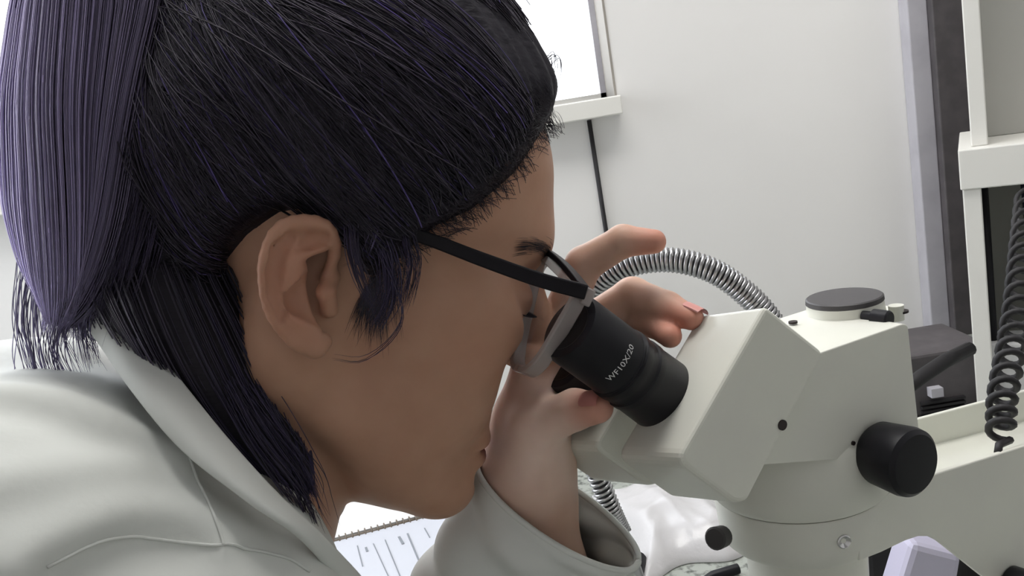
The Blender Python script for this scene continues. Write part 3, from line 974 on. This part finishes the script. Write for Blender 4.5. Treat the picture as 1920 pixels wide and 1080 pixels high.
# fingernails
def nail(tip, prev, outward, w, ln, name='fingernail', pos=.0):
    ax = nrm(tip - prev)
    o = nrm(np.asarray(outward) - ax * (np.asarray(outward) @ ax))
    s = np.cross(ax, o)
    v, f = [], []
    nu, nv = 9, 7
    for lay in (0, 1):
        for i in range(nu):
            a = (i / (nu - 1) - .5) * 1.7
            for j in range(nv):
                t = j / (nv - 1)
                r = w
                rr = r * (1 - .10 * t * t)
                wd = 1 if j not in (0,) else .92
                v.append(tip + ax * (ln * (t - .62) + pos) + rr * (math.cos(a) * o + math.sin(a * wd) * s) + o * (.0004 - lay * .0006))
    n0 = nu * nv
    for i in range(nu - 1):
        for j in range(nv - 1):
            a = i * nv + j
            f.append((a, a + 1, a + nv + 1, a + nv)); f.append((n0 + a, n0 + a + nv, n0 + a + nv + 1, n0 + a + 1))
    return mk(name, v, f, 'nail', person)
th = FI['thumb'][0]
nail(th[3], th[2], np.array([.35, .45, .8]), .0088, .013, pos=.003)
mi = FI['middle'][0]
nail(mi[3], mi[2], np.array([.5, .7, .35]), .0072, .011, pos=.002)
ix = FI['index'][0]

# ---- hair
BARE = [(.30, .118), (.088, .1185), (.078, .108), (.0625, .0800), (.0456, .0600), (.030, .0490), (.019, .034), (.013, .024), (.008, .021), (.003, .024), (.000, .028), (-.002, .034), (-.010, .0435), (-.024, .0470), (-.038, .041), (-.050, .028), (-.060, .010), (-.058, -.02), (-.050, -.05), (-.045, -.09), (-.05, -.30), (.30, -.30)]
TIE = np.array([-.098, -.01, .130])
def hairvol(h):
    d = ell(h, (-.008, 0, .076), (.103, .082, .1085))
    d = su(d, skull(h) - .010, .02)
    d = su(d, cone(h, (-.07, 0, .10), TIE, .05, .022), .04)
    d = su(d, cone(h, (-.060, -.01, .045), (-.072, -.005, .0), .055, .036), .04)
    return d
def hair(P):
    h = c2h(P)
    b = poly_sd(h[:, 0], h[:, 2], BARE)
    t = np.clip(b / .022, -1, 1)
    t = t * t * np.sign(t) if False else t
    outer = hairvol(h)
    inner = skull(h) - .0015
    k = np.clip((b + .001) / .020, 0, 1)
    k = np.sqrt(k * (2 - k))
    d = inner * (1 - k) + outer * k
    d = d + np.clip(-b - .001, 0, 1) * .9 + 0.0
    flow = h - TIE
    a = np.arctan2(flow[:, 1], flow[:, 0]) * 22
    d = d + .0010 * np.sin(a * 2.1 + 8 * flow[:, 2]) * k + .0007 * np.sin(a * 5.3) * k
    return d
hlo, hhi = HO - .2, HO + .235
hvv, hq = mesh_sdf(hair, hlo, hhi, .0026)
hair_o = mk('hair', hvv, hq, 'hairbase', person)
# the hanging locks as dense masses
def lock(name, pts, rs, h=.0028):
    pts = np.array(pts)
    rs = np.array(rs, float)
    sp_ = spline(pts, 24)
    rr = np.interp(np.linspace(0, 1, 24), np.linspace(0, 1, len(rs)), rs)
    def f(P):
        d = chain(P, sp_[::2], rr[::2], .006)
        return d
    v, q = mesh_sdf(f, sp_.min(0) - rr.max() - .01, sp_.max(0) + rr.max() + .01, h)
    return mk(name, v, q, 'hairbase', hair_o), sp_, rr
tie_c = h2c(TIE)
_, PT, PTr = lock('ponytail', [tie_c, tie_c + np.array([-.030, .022, .006]), C(205, 60, .420), C(180, 230, .412), C(165, 400, .412), C(145, 520, .418), C(120, 600, .424)], [.020, .028, .032, .031, .026, .017, .006])
_, NL, NLr = lock('nape_lock', [C(300, 420, .452), C(330, 540, .436), C(385, 660, .430), C(450, 770, .432), C(515, 865, .438), C(560, 930, .444)], [.034, .034, .030, .023, .015, .006])
# ---- strands
def project(Ph, f, off, it=4):
    for _ in range(it):
        d = f(Ph) - off
        e = .001
        g = np.stack([f(Ph + np.eye(3)[i] * e) - f(Ph - np.eye(3)[i] * e) for i in range(3)], 1) / (2 * e)
        Ph = Ph - (d / ((g ** 2).sum(1) + 1e-6))[:, None] * g
    return Ph
DARK = np.array([1.0, .95, 1.1])
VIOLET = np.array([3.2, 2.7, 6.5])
HAZE_LAV = np.array([6.6, 6.5, 8.0])  # grey-lavender of the haze at the left, painted into the hair
def scalp(n, mm=18):
    edge = np.array([(.088, .117), (.080, .108), (.066, .086), (.0456, .0600), (.030, .0490), (.018, .034), (.008, .020), (.000, .035), (-.010, .0445), (-.024, .0480), (-.040, .043), (-.056, .026), (-.064, .006), (-.064, -.02)])
    seg = np.interp(rng.random(n), np.linspace(0, 1, 60), np.linspace(0, 1, 60) ** .9)
    ti = np.linspace(0, 1, len(edge))
    ex, ez = np.interp(seg, ti, edge[:, 0]), np.interp(seg, ti, edge[:, 1])
    # starts spread from the hairline up over the side of the head
    up = rng.random(n) ** 1.3
    st = np.stack([ex, np.zeros(n), ez], 1)
    side = np.where(rng.random(n) < .86, -1, 1)
    st[:, 1] = side * .085
    top = rng.random(n) < .30
    st[top] = np.stack([.09 - .17 * rng.random(top.sum()), (-.075 + .12 * rng.random(top.sum())), .16 + .03 * rng.random(top.sum())], 1)
    e = TIE + rng.normal(size=(n, 3)) * .010
    s = np.linspace(0, 1, mm)[None, :, None]
    start = st + (e - st) * (up * .45)[:, None]
    cen = np.array([-.01, 0, .05])
    pts = start[:, None] * (1 - s) + e[:, None] * s
    # bow the line outward and let it sag a little
    pts = pts + (pts - cen) * (.55 * np.sin(np.pi * s) ** 1) * .6
    pts[..., 2] -= (.012 * np.sin(np.pi * s[..., 0])) * rng.random((n, 1))
    pts[..., 0] += (.010 * np.sin(2 * np.pi * s[..., 0])) * rng.normal(size=(n, 1)) * .5
    off = np.repeat(.0006 + .0022 * rng.random(n) ** 2 + np.where(rng.random(n) < .03, .006 * rng.random(n), 0), mm)
    q = pts.reshape(-1, 3)
    q = project(q, hairvol, 0.0, 5)
    g = np.stack([hairvol(q + np.eye(3)[i] * .001) - hairvol(q - np.eye(3)[i] * .001) for i in range(3)], 1) / .002
    b = poly_sd(q[:, 0], q[:, 2], BARE)
    k = np.clip((b + .001) / .020, 0, 1); k = np.sqrt(k * (2 - k))
    dk = skull(q)
    q = q - g * ((1 - k) * np.clip(dk - .003, 0, .05))[:, None] + g * off[:, None]
    return h2c(q).reshape(n, mm, 3)
S = scalp(7500)
tn = DARK * (.7 + 1.6 * rng.random((len(S), 1)) ** 3)
hl = rng.random(len(S)) < .06
tn[hl] = VIOLET * (.5 + .6 * rng.random((hl.sum(), 1)))
strands('hair_strands', S, .00020 + .00026 * rng.random(len(S)), 'hair', hair_o, tn)
def lock_strands(name, sp_, rr, n, tintf, spread=1.0, mm=22, ext=.04, rad=.0003):
    a = rng.random(n) * 2 * np.pi
    rad_f = (.94 + .22 * rng.random(n) ** 2) * spread
    t, u, w = frames(sp_)
    s0 = rng.random(n) * .35
    s1 = .75 + .30 * rng.random(n)
    out = np.zeros((n, mm, 3))
    ss_ = np.linspace(0, 1, mm)
    for i in range(n):
        s = np.clip(s0[i] + (s1[i] - s0[i]) * ss_, 0, 1)
        over = np.clip(s0[i] + (s1[i] - s0[i]) * ss_ - 1, 0, 1)
        k = s * (len(sp_) - 1)
        ki = np.minimum(k.astype(int), len(sp_) - 2); fr = (k - ki)[:, None]
        c = sp_[ki] * (1 - fr) + sp_[ki + 1] * fr
        uu = u[ki] * (1 - fr) + u[ki + 1] * fr; ww = w[ki] * (1 - fr) + w[ki + 1] * fr
        r = np.interp(k, np.arange(len(rr)), rr) * rad_f[i] + .0012
        ang = a[i] + .5 * math.sin(a[i] * 3) * s
        c = c + r[:, None] * (np.cos(ang)[:, None] * uu + np.sin(ang)[:, None] * ww)
        c = c + t[-1] * (over * .16 * (ext / .04))[:, None]
        c = c + (np.sin(s * 9 + a[i] * 5) * .0015 * s)[:, None] * uu
        out[i] = c
    tint_ = tintf(n, ss_, out)
    return strands(name, out, rad * (.8 + .6 * rng.random(n)), 'hair', hair_o, tint_)
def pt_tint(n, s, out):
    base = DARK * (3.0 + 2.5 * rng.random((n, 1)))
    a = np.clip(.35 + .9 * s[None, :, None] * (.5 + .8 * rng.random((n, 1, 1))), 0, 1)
    mix = VIOLET * .35 * rng.random((n, 1)) ** 2 + HAZE_LAV * (1.1 + 2.0 * rng.random((n, 1)))
    lft = np.clip((out[:, 10, 0] + .150) / -.055, 0, 1)[:, None, None]      # outer strands palest: left-edge haze put into their colour
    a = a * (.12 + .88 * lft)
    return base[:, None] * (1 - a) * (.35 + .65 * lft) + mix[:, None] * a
def nl_tint(n, s, out):
    base = DARK * (.8 + .8 * rng.random((n, 1)))
    a = np.clip(.9 * s[None, :, None] ** 2 * (.3 + .9 * rng.random((n, 1, 1))), 0, 1)
    mix = VIOLET * (.5 + .5 * rng.random((n, 1)))
    return base[:, None] * (1 - a) + mix[:, None] * a
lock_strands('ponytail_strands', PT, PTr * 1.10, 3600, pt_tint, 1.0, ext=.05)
lock_strands('nape_strands', NL, NLr, 1300, nl_tint, 1.0, ext=.03)
# wisps: loose hairs in front of the ear, at the ear, at the forehead and on the collar
wl_ = []
def wisp(pts, n, jit, mm=18):
    for _ in range(n):
        ox, oy, oz = rng.normal() * jit, rng.normal() * jit, rng.normal() * .001
        q = [C(p[0] + ox + rng.normal() * jit * .3, p[1] + oy + rng.normal() * jit * .3, p[2] + oz) for p in pts]
        wl_.append(spline(q, mm))
wisp([(700, 430, .395), (725, 490, .392), (728, 560, .392), (700, 610, .392)], 36, 11)
wisp([(690, 440, .393), (735, 520, .391), (755, 590, .391), (730, 640, .391), (680, 676, .392), (625, 672, .394)], 4, 3)
wisp([(760, 440, .398), (775, 500, .396), (760, 570, .394)], 26, 10)
wisp([(660, 420, .390), (665, 470, .388), (680, 520, .388), (700, 570, .390)], 30, 8)
wisp([(1008, 130, .470), (1035, 105, .471), (1040, 130, .472), (1030, 170, .473)], 7, 6)
wisp([(180, 560, .42), (160, 610, .425), (175, 650, .43)], 8, 6)
wisp([(215, 560, .42), (190, 590, .42), (150, 595, .42)], 5, 4)
wisp([(440, 720, .405), (500, 810, .408), (555, 885, .414), (580, 940, .420), (600, 990, .428)], 42, 12)
wisp([(420, 720, .402), (470, 810, .404), (520, 880, .410), (560, 930, .418), (588, 985, .428)], 32, 12)
wisp([(470, 720, .410), (530, 810, .414), (572, 885, .420), (590, 925, .424)], 26, 12)

wisp([(345, 0, .425), (318, 130, .398), (292, 300, .394), (262, 440, .398), (235, 540, .408)], 170, 22)
wisp([(300, 0, .420), (290, 150, .392), (262, 320, .390), (225, 470, .395), (190, 580, .408)], 170, 22)
wl_ = np.array(wl_)
strands('loose_hairs', wl_, .00022, 'hair', hair_o, DARK * (.8 + .8 * rng.random((len(wl_), 1))) + VIOLET * .25 * rng.random((len(wl_), 1)))
wl_ = []
wisp([(640, 250, .392), (605, 290, .388), (600, 340, .387)], 3, 3)
wisp([(760, 330, .395), (720, 390, .390), (690, 470, .388)], 9, 6)
wisp([(60, 480, .41), (50, 580, .415), (62, 660, .42), (80, 730, .43)], 34, 16)
wisp([(130, 480, .41), (120, 580, .415), (110, 660, .42), (150, 740, .43)], 34, 16)
wisp([(180, 480, .41), (170, 560, .415), (160, 610, .42), (175, 680, .43)], 40, 12)
wl_ = np.array(wl_)
strands('pale_hairs', wl_, .00026, 'hair', hair_o, (HAZE_LAV * .5 + VIOLET * .3) * (.6 + .8 * rng.random((len(wl_), 1))))
# short soft hairs along the hairline, lying on the skin
fz = []
edge = np.array([(.086, .112), (.078, .103), (.0625, .0770), (.0456, .0570), (.030, .0460), (.019, .031), (.012, .018), (.009, .006)])
for k in range(1500):
    t = rng.random()
    e = np.array([np.interp(t, np.linspace(0, 1, len(edge)), edge[:, i]) for i in (0, 1)])
    e = e + np.array([.010, -.006]) * (rng.random() ** 2.2 * 1.1 - .25) + rng.normal(size=2) * .001
    ln = .008 + .022 * rng.random()
    dv = nrm(np.array([-1.0, .30 + .55 * rng.normal()])) if t < .75 else nrm(np.array([.1 + .2 * rng.normal(), -1]))
    if t > .75: ln *= .8
    q = [(e[0] + dv[0] * ln * s_, -.07, e[1] + dv[1] * ln * s_ + .002 * math.sin(s_ * 3)) for s_ in np.linspace(0, 1, 7)]
    fz.append(q)
edge2 = np.array([(-.002, .036), (-.010, .0455), (-.024, .0490), (-.038, .043), (-.051, .030), (-.061, .012), (-.059, -.015)])
for k in range(700):
    t = rng.random()
    e = np.array([np.interp(t, np.linspace(0, 1, len(edge2)), edge2[:, i]) for i in (0, 1)]) + rng.normal(size=2) * .0012
    dv = nrm(np.array([-.75 + .25 * rng.normal(), .8 - 1.0 * t + .2 * rng.normal()]))
    ln = .010 + .020 * rng.random()
    fz.append([(e[0] + dv[0] * ln * s_, -.07, e[1] + dv[1] * ln * s_ + .002 * math.sin(s_ * 3)) for s_ in np.linspace(0, 1, 7)])
fz = np.array(fz)
q = fz.reshape(-1, 3)
lz = np.full(len(q), -.110)
for _ in range(14):                              # walk in from the side to the skin
    pp = h2c(np.stack([q[:, 0], lz, q[:, 2]], 1))
    d = np.minimum(head_f(pp), hair(pp))
    lz = np.minimum(lz + np.maximum(d, 0) * .9, -.012)
fz = h2c(np.stack([q[:, 0], lz - .0009, q[:, 2]], 1)).reshape(fz.shape)
strands('hairline_hairs', fz, .00013, 'hair', hair_o, DARK * (.7 + .6 * rng.random((len(fz), 1))))
# eyebrow and lashes
br = []
for k in range(240):
    s = rng.random()
    f0 = np.array([.0965 - .012 * s ** 1.6, -(.016 + .036 * s), .0405 + .006 * math.sin(s * 2.4) + rng.normal() * .0018])
    dirv = nrm([-.35 - .2 * s, -.75, .25 - .35 * s]) * (.006 + .004 * rng.random())
    q = np.array([f0 + dirv * t for t in np.linspace(0, 1, 5)])
    br.append(q)
br = h2c(project(np.array(br).reshape(-1, 3), lambda z: head(h2c(z)), .0005, 3)).reshape(240, 5, 3)
strands('eyebrow', br, .00008, 'hair', person, DARK * .8)
ls = []
for k in range(70):
    s = k / 69
    a = h2c((.0900 - .010 * (s - .4) ** 2 * 4, -(.021 + .022 * s), .0135 - .002 * math.sin(s * 3.1)))
    d = HR.T @ np.array([.0065, -.003 * s, -.0035])
    q = np.array([a + d * t + hU * (.003 * t * t) for t in np.linspace(0, 1, 6)])
    ls.append(q)
strands('eyelashes', np.array(ls), .00022, 'hair', person, DARK * .7)

#====COAT====
cA_, cB_, cC_ = C(315, 985, .455), C(30, 1055, .385), C(360, 1190, .415)
def coat_base(P):
    t = cone(P, np.array([-.250, -.146, -.480]), np.array([-.60, -.36, -.50]), .120, .165)
    t = su(t, cone(P, cA_, cB_, .060, .070), .03)                                  # near shoulder yoke
    t = su(t, cone(P, cA_, cC_, .058, .058), .03)
    t = su(t, cone(P, cB_, cC_, .068, .060), .04)
    t = su(t, cone(P, cC_, np.array([-.10, -.46, -.36]), .060, .052), .03)         # near upper arm
    t = su(t, cone(P, np.array([-.260, -.175, -.54]), SHF, .085, .060), .05)
    t = su(t, cone(P, SHF, ELB, .060, .048), .03)
    t = su(t, cone(P, np.array([-.60, -.36, -.50]), np.array([-.62, -.80, -.50]), .165, .18), .06)
    t = ss(t, cone(P, NECK0, NECK0 + (NECK1 - NECK0) * .80, .064, .054), .008)     # neck opening
    return t
def on_surf(pts, f, n=12, off=.0004):
    p = spline([C(*q) for q in pts], n)
    for _ in range(6):
        d = f(p) - off
        e = .001
        g = np.stack([f(p + np.eye(3)[i] * e) - f(p - np.eye(3)[i] * e) for i in range(3)], 1) / (2 * e)
        p = p - (d / ((g ** 2).sum(1) + 1e-6))[:, None] * g
    return p
FOLDS = [(on_surf(a, coat_base), w, h) for a, w, h in (
    ([(-60, 800, .36), (100, 786, .365), (230, 800, .37), (340, 846, .385)], .010, .0055),
    ([(-60, 850, .36), (80, 838, .36), (200, 818, .36), (300, 832, .375)], .008, -.0035),
    ([(-40, 960, .34), (120, 900, .345), (260, 862, .36)], .009, .003),
    ([(30, 1060, .33), (200, 980, .34), (330, 968, .36), (447, 985, .365)], .012, .005),
    ([(120, 1090, .32), (280, 1015, .34), (420, 1010, .36), (540, 1040, .375)], .011, -.006),
    ([(470, 1010, .36), (490, 1060, .36), (500, 1110, .36)], .007, .003),
    ([(530, 1020, .37), (555, 1070, .37), (570, 1110, .37)], .007, .003),
    ([(345, 850, .385), (400, 890, .375), (432, 950, .365), (447, 1002, .36)], .004, .0016))]
def coat_f(P):
    t = coat_base(P)
    m_ = (np.abs(t) < .02) & (P[:, 2] > -.46)
    if m_.any():
        Q = P[m_]
        for pl, w, h in FOLDS:
            d = None
            for i in range(len(pl) - 1):
                e = cone(Q, pl[i], pl[i + 1], 0, 0)
                d = e if d is None else np.minimum(d, e)
            t[m_] -= h * np.exp(-(d / w) ** 2)
    return t
cv_, cq_ = mesh_sdf(coat_f, (-.80, -.86, -.78), (.14, .06, -.22), .0042)
coat = mk('lab_coat', cv_, cq_, 'coat', person)
def loft(name, rows, material, parent, thick=.003, closed=False, bulge=0.0, nu=60, nv=10):
    """rows: list of 3-D curves (camera coordinates); surface through them, given a thickness."""
    R = [spline(r, nu) for r in rows]
    R = np.array(R)                               # rows, nu, 3
    G = np.array([spline(R[:, i], nv) for i in range(nu)])   # nu, nv, 3
    v = G.reshape(-1, 3)
    f = []
    for i in range(nu if closed else nu - 1):
        for j in range(nv - 1):
            a, b = i * nv + j, ((i + 1) % nu) * nv + j
            f.append((a, b, b + 1, a + 1))
    o = mk(name, v, f, material, parent)
    md = o.modifiers.new('solidify', 'SOLIDIFY')
    md.thickness = thick
    md.offset = 0
    sb = o.modifiers.new('subsurf', 'SUBSURF')
    sb.levels = 1; sb.render_levels = 1
    return o, G
inner = [C(150, 470, .478), C(205, 545, .440), C(330, 702, .400), C(430, 826, .388), C(530, 936, .390), C(604, 1003, .400), C(660, 1062, .428), C(700, 1110, .436)]
outer = [C(110, 560, .470), C(170, 622, .424), C(250, 738, .386), C(342, 846, .374), C(450, 930, .374), C(560, 1002, .388), C(630, 1085, .418), C(670, 1140, .430)]
mid = [0.5 * (a + b) + np.array([-.001, .001, .006]) for a, b in zip(inner, outer)]
collar, _ = loft('collar', [inner, mid, outer], 'coat', coat, .0028)
# far side of the collar, its patterned inside showing under the chin
fi_ = [C(470, 860, .545), C(560, 905, .535), C(630, 905, .520), C(656, 914, .505)]
fo_ = [C(470, 990, .530), C(545, 1000, .515), C(590, 1000, .495), C(604, 998, .480)]
fm_ = [0.5 * (a + b) + np.array([.002, -.002, -.002]) for a, b in zip(fi_, fo_)]
loft('collar', [fi_, fm_, fo_], 'lining', coat, .003, nu=30)
# shirt front between the lapels, below the throat
# shoulder seams
for pts in ([(345, 848, .385), (400, 890, .375), (432, 950, .365), (447, 1002, .36)], [(100, 1075, .32), (300, 1000, .34), (447, 1000, .36), (560, 1020, .38), (600, 1060, .39)]):
    tube('seam', on_surf(pts, coat_f, 40), .0007, 'coat', coat, 6)
# left sleeve with its loose turned cuff
def ringpts(c, a, b, n=25):
    t = np.linspace(0, 2 * math.pi, n)
    return [c + math.cos(x) * a + math.sin(x) * b for x in t]
k5 = .52 / FPX
rows = [
    ringpts(C(1046, 957, .515), np.array([148 * k5, -92 * k5, .004]), np.array([26 * k5, 26 * k5, -.030])),
    ringpts(C(1024, 1000, .520), np.array([156 * k5, -66 * k5, .004]), np.array([26 * k5, 22 * k5, -.036])),
    ringpts(C(1002, 1060, .526), np.array([178 * k5, -40 * k5, .002]), np.array([14 * k5, 20 * k5, -.046])),
    ringpts(C(992, 1150, .532), np.array([205 * k5, -20 * k5, .0]), np.array([5 * k5, 15 * k5, -.055])),
    ringpts(C(1010, 1330, .545), np.array([215 * k5, 0, 0]), np.array([0, 10 * k5, -.060])),
    ringpts(ELB + UPC * .01, np.array([.060, 0, 0]), np.array([0, .004, -.056])),
]
sleeve, G = loft('sleeve', rows, 'coat', coat, .0026, nu=72, nv=40)
def foldfix(o):
    me = o.data
    co = np.array([v.co[:] for v in me.vertices]).reshape(72, 40, 3)
    d = np.zeros_like(co)
    cen = co.mean(0, keepdims=True)
    out = co - cen
    out /= np.linalg.norm(out, axis=2, keepdims=True)
    i = np.arange(72)[:, None] / 71 * 2 * np.pi; j = np.arange(40)[None] / 39.
    amp = .0052 * np.clip(j * 5 - .35, 0, 1) * np.sin(3 * i + 9 * j) + .0038 * np.clip(j * 6 - .3, 0, 1) * np.sin(5 * i - 16 * j + 1)
    amp[-1] = amp[0]
    co = co + out * amp[..., None]
    me.vertices.foreach_set('co', co.astype(np.float32).ravel())
    me.update()
foldfix(sleeve)
# cuff hem
hem = spline(rows[0], 72)
tube('cuff_hem', hem, .0019, 'coat', sleeve, 6)

#====GLASSES====
TT = onl(1092, 548, -.069); TN = onl(1012, 472, -.010); BT = onl(1004, 702, -.063); BN = onl(962, 688, -.018)
gl_p = W(h2c((TT + BT) / 2))
gl = empty('eyeglasses', gl_p, 'eyeglasses with clear front rims and black temples worn by the woman', 'glasses')
def rim_curve(sign, n=64, inset=0.0):
    TTs, TNs, BTs, BNs = [np.array([q[0], q[1] * sign, q[2]]) for q in (TT, TN, BT, BN)]
    c = (TTs + TNs + BTs + BNs) / 4
    q = [TNs, TTs, BTs, BNs]
    out = []
    seg = n // 4
    for i in range(4):
        a, b, d = q[i - 1], q[i], q[(i + 1) % 4]
        r = [.28, .16, .38, .38][i]
        u, w = (a - b) * r, (d - b) * r
        for k in range(seg):
            t = k / (seg - 1)
            out.append((1 - t) ** 2 * (b + u) + 2 * t * (1 - t) * b + t * t * (b + w))
    out = np.array(out)
    out = out + (c - out) * inset
    # resample evenly
    cl = np.vstack([out, out[:1]])
    s = np.concatenate([[0], np.cumsum(np.linalg.norm(np.diff(cl, axis=0), axis=1))])
    t = np.linspace(0, s[-1], n, endpoint=False)
    return np.stack([np.interp(t, s, cl[:, k]) for k in range(3)], 1)
for sign in (1, -1):
    rc = rim_curve(sign)
    cen = rc.mean(0)
    nv_ = nrm(np.cross(TN - TT, BT - TT)) * np.array([1, sign, 1])
    if nv_[0] < 0: nv_ = -nv_
    sides = np.repeat(nv_[None], len(rc), 0)
    strip('rim', h2c(rc), sides @ HR, .0078, .0040, 'acetate', gl, True, .0008)
    li = rim_curve(sign, inset=.05)
    n = len(li)
    v = np.vstack([li + nv_ * .0010, li - nv_ * .0010, [cen + nv_ * .0022], [cen + nv_ * .0002]])
    f = [(i, (i + 1) % n, 2 * n) for i in range(n)] + [(n + (i + 1) % n, n + i, 2 * n + 1) for i in range(n)] + [(i, n + i, n + (i + 1) % n, (i + 1) % n) for i in range(n)]
    mk('lens', h2c(v), f, 'lens', gl)
    # black brow line along the top of the rim
    TTs, TNs = np.array([TT[0], TT[1] * sign, TT[2]]), np.array([TN[0], TN[1] * sign, TN[2]])
    top = np.array([TTs * (1 - t) + TNs * t + np.array([.0, 0, .0022 + .002 * math.sin(t * 3.14)]) for t in np.linspace(-.02, .94, 14)])
    strip('brow_line', h2c(top), np.repeat((nv_ @ HR)[None], 14, 0), .0066, .0030, 'frame_black', gl, False, .0006)
    # temple
    ear_t = onl(665, 402, -.0745); mid_t = onl(800, 447, -.0745)
    tp_ = [TTs + np.array([.001, -.002 * sign, .0005])]
    for q in (onl(1010, 524, -.0735), onl(900, 485, -.0742), mid_t, ear_t, onl(590, 408, -.0740), onl(530, 450, -.072), onl(500, 540, -.070)):
        tp_.append(np.array([q[0], q[1] * sign, q[2]]))
    tp_ = spline(tp_, 50)
    up = np.repeat((hU)[None], 50, 0)
    strip('temple', h2c(tp_), up, np.interp(np.linspace(0, 1, 50), [0, .25, .6, 1], [.0072, .0066, .0052, .0060]), .0036, 'frame_black', gl, False, .0008)
    hp_ = TTs + np.array([.0, -.001 * sign, -.001])
    strip('end_piece', h2c(np.array([hp_, hp_ + nv_ * .003, hp_ + nv_ * .0052])), np.repeat(hU[None], 3, 0), .0085, .0045, 'acetate', gl, False, .0008)
    pad = np.array([TNs + np.array([-.004, .004 * sign * -1, -.014]), TNs + np.array([-.007, .0035 * sign * -1, -.019]), TNs + np.array([-.007, .001 * sign * -1, -.026])])
    tube('nose_pad', h2c(spline(pad, 10)), np.array([.0012, .002, .0026, .003, .003, .003, .003, .0026, .002, .0012]), 'acetate', gl, 8)
TNf = np.array([TN[0], -TN[1], TN[2]])
tube('bridge', h2c(spline([TN + np.array([0, 0, -.006]), (TN + TNf) / 2 + np.array([.002, 0, -.003]), TNf + np.array([0, 0, -.006])], 16)), .0026, 'acetate', gl, 8)
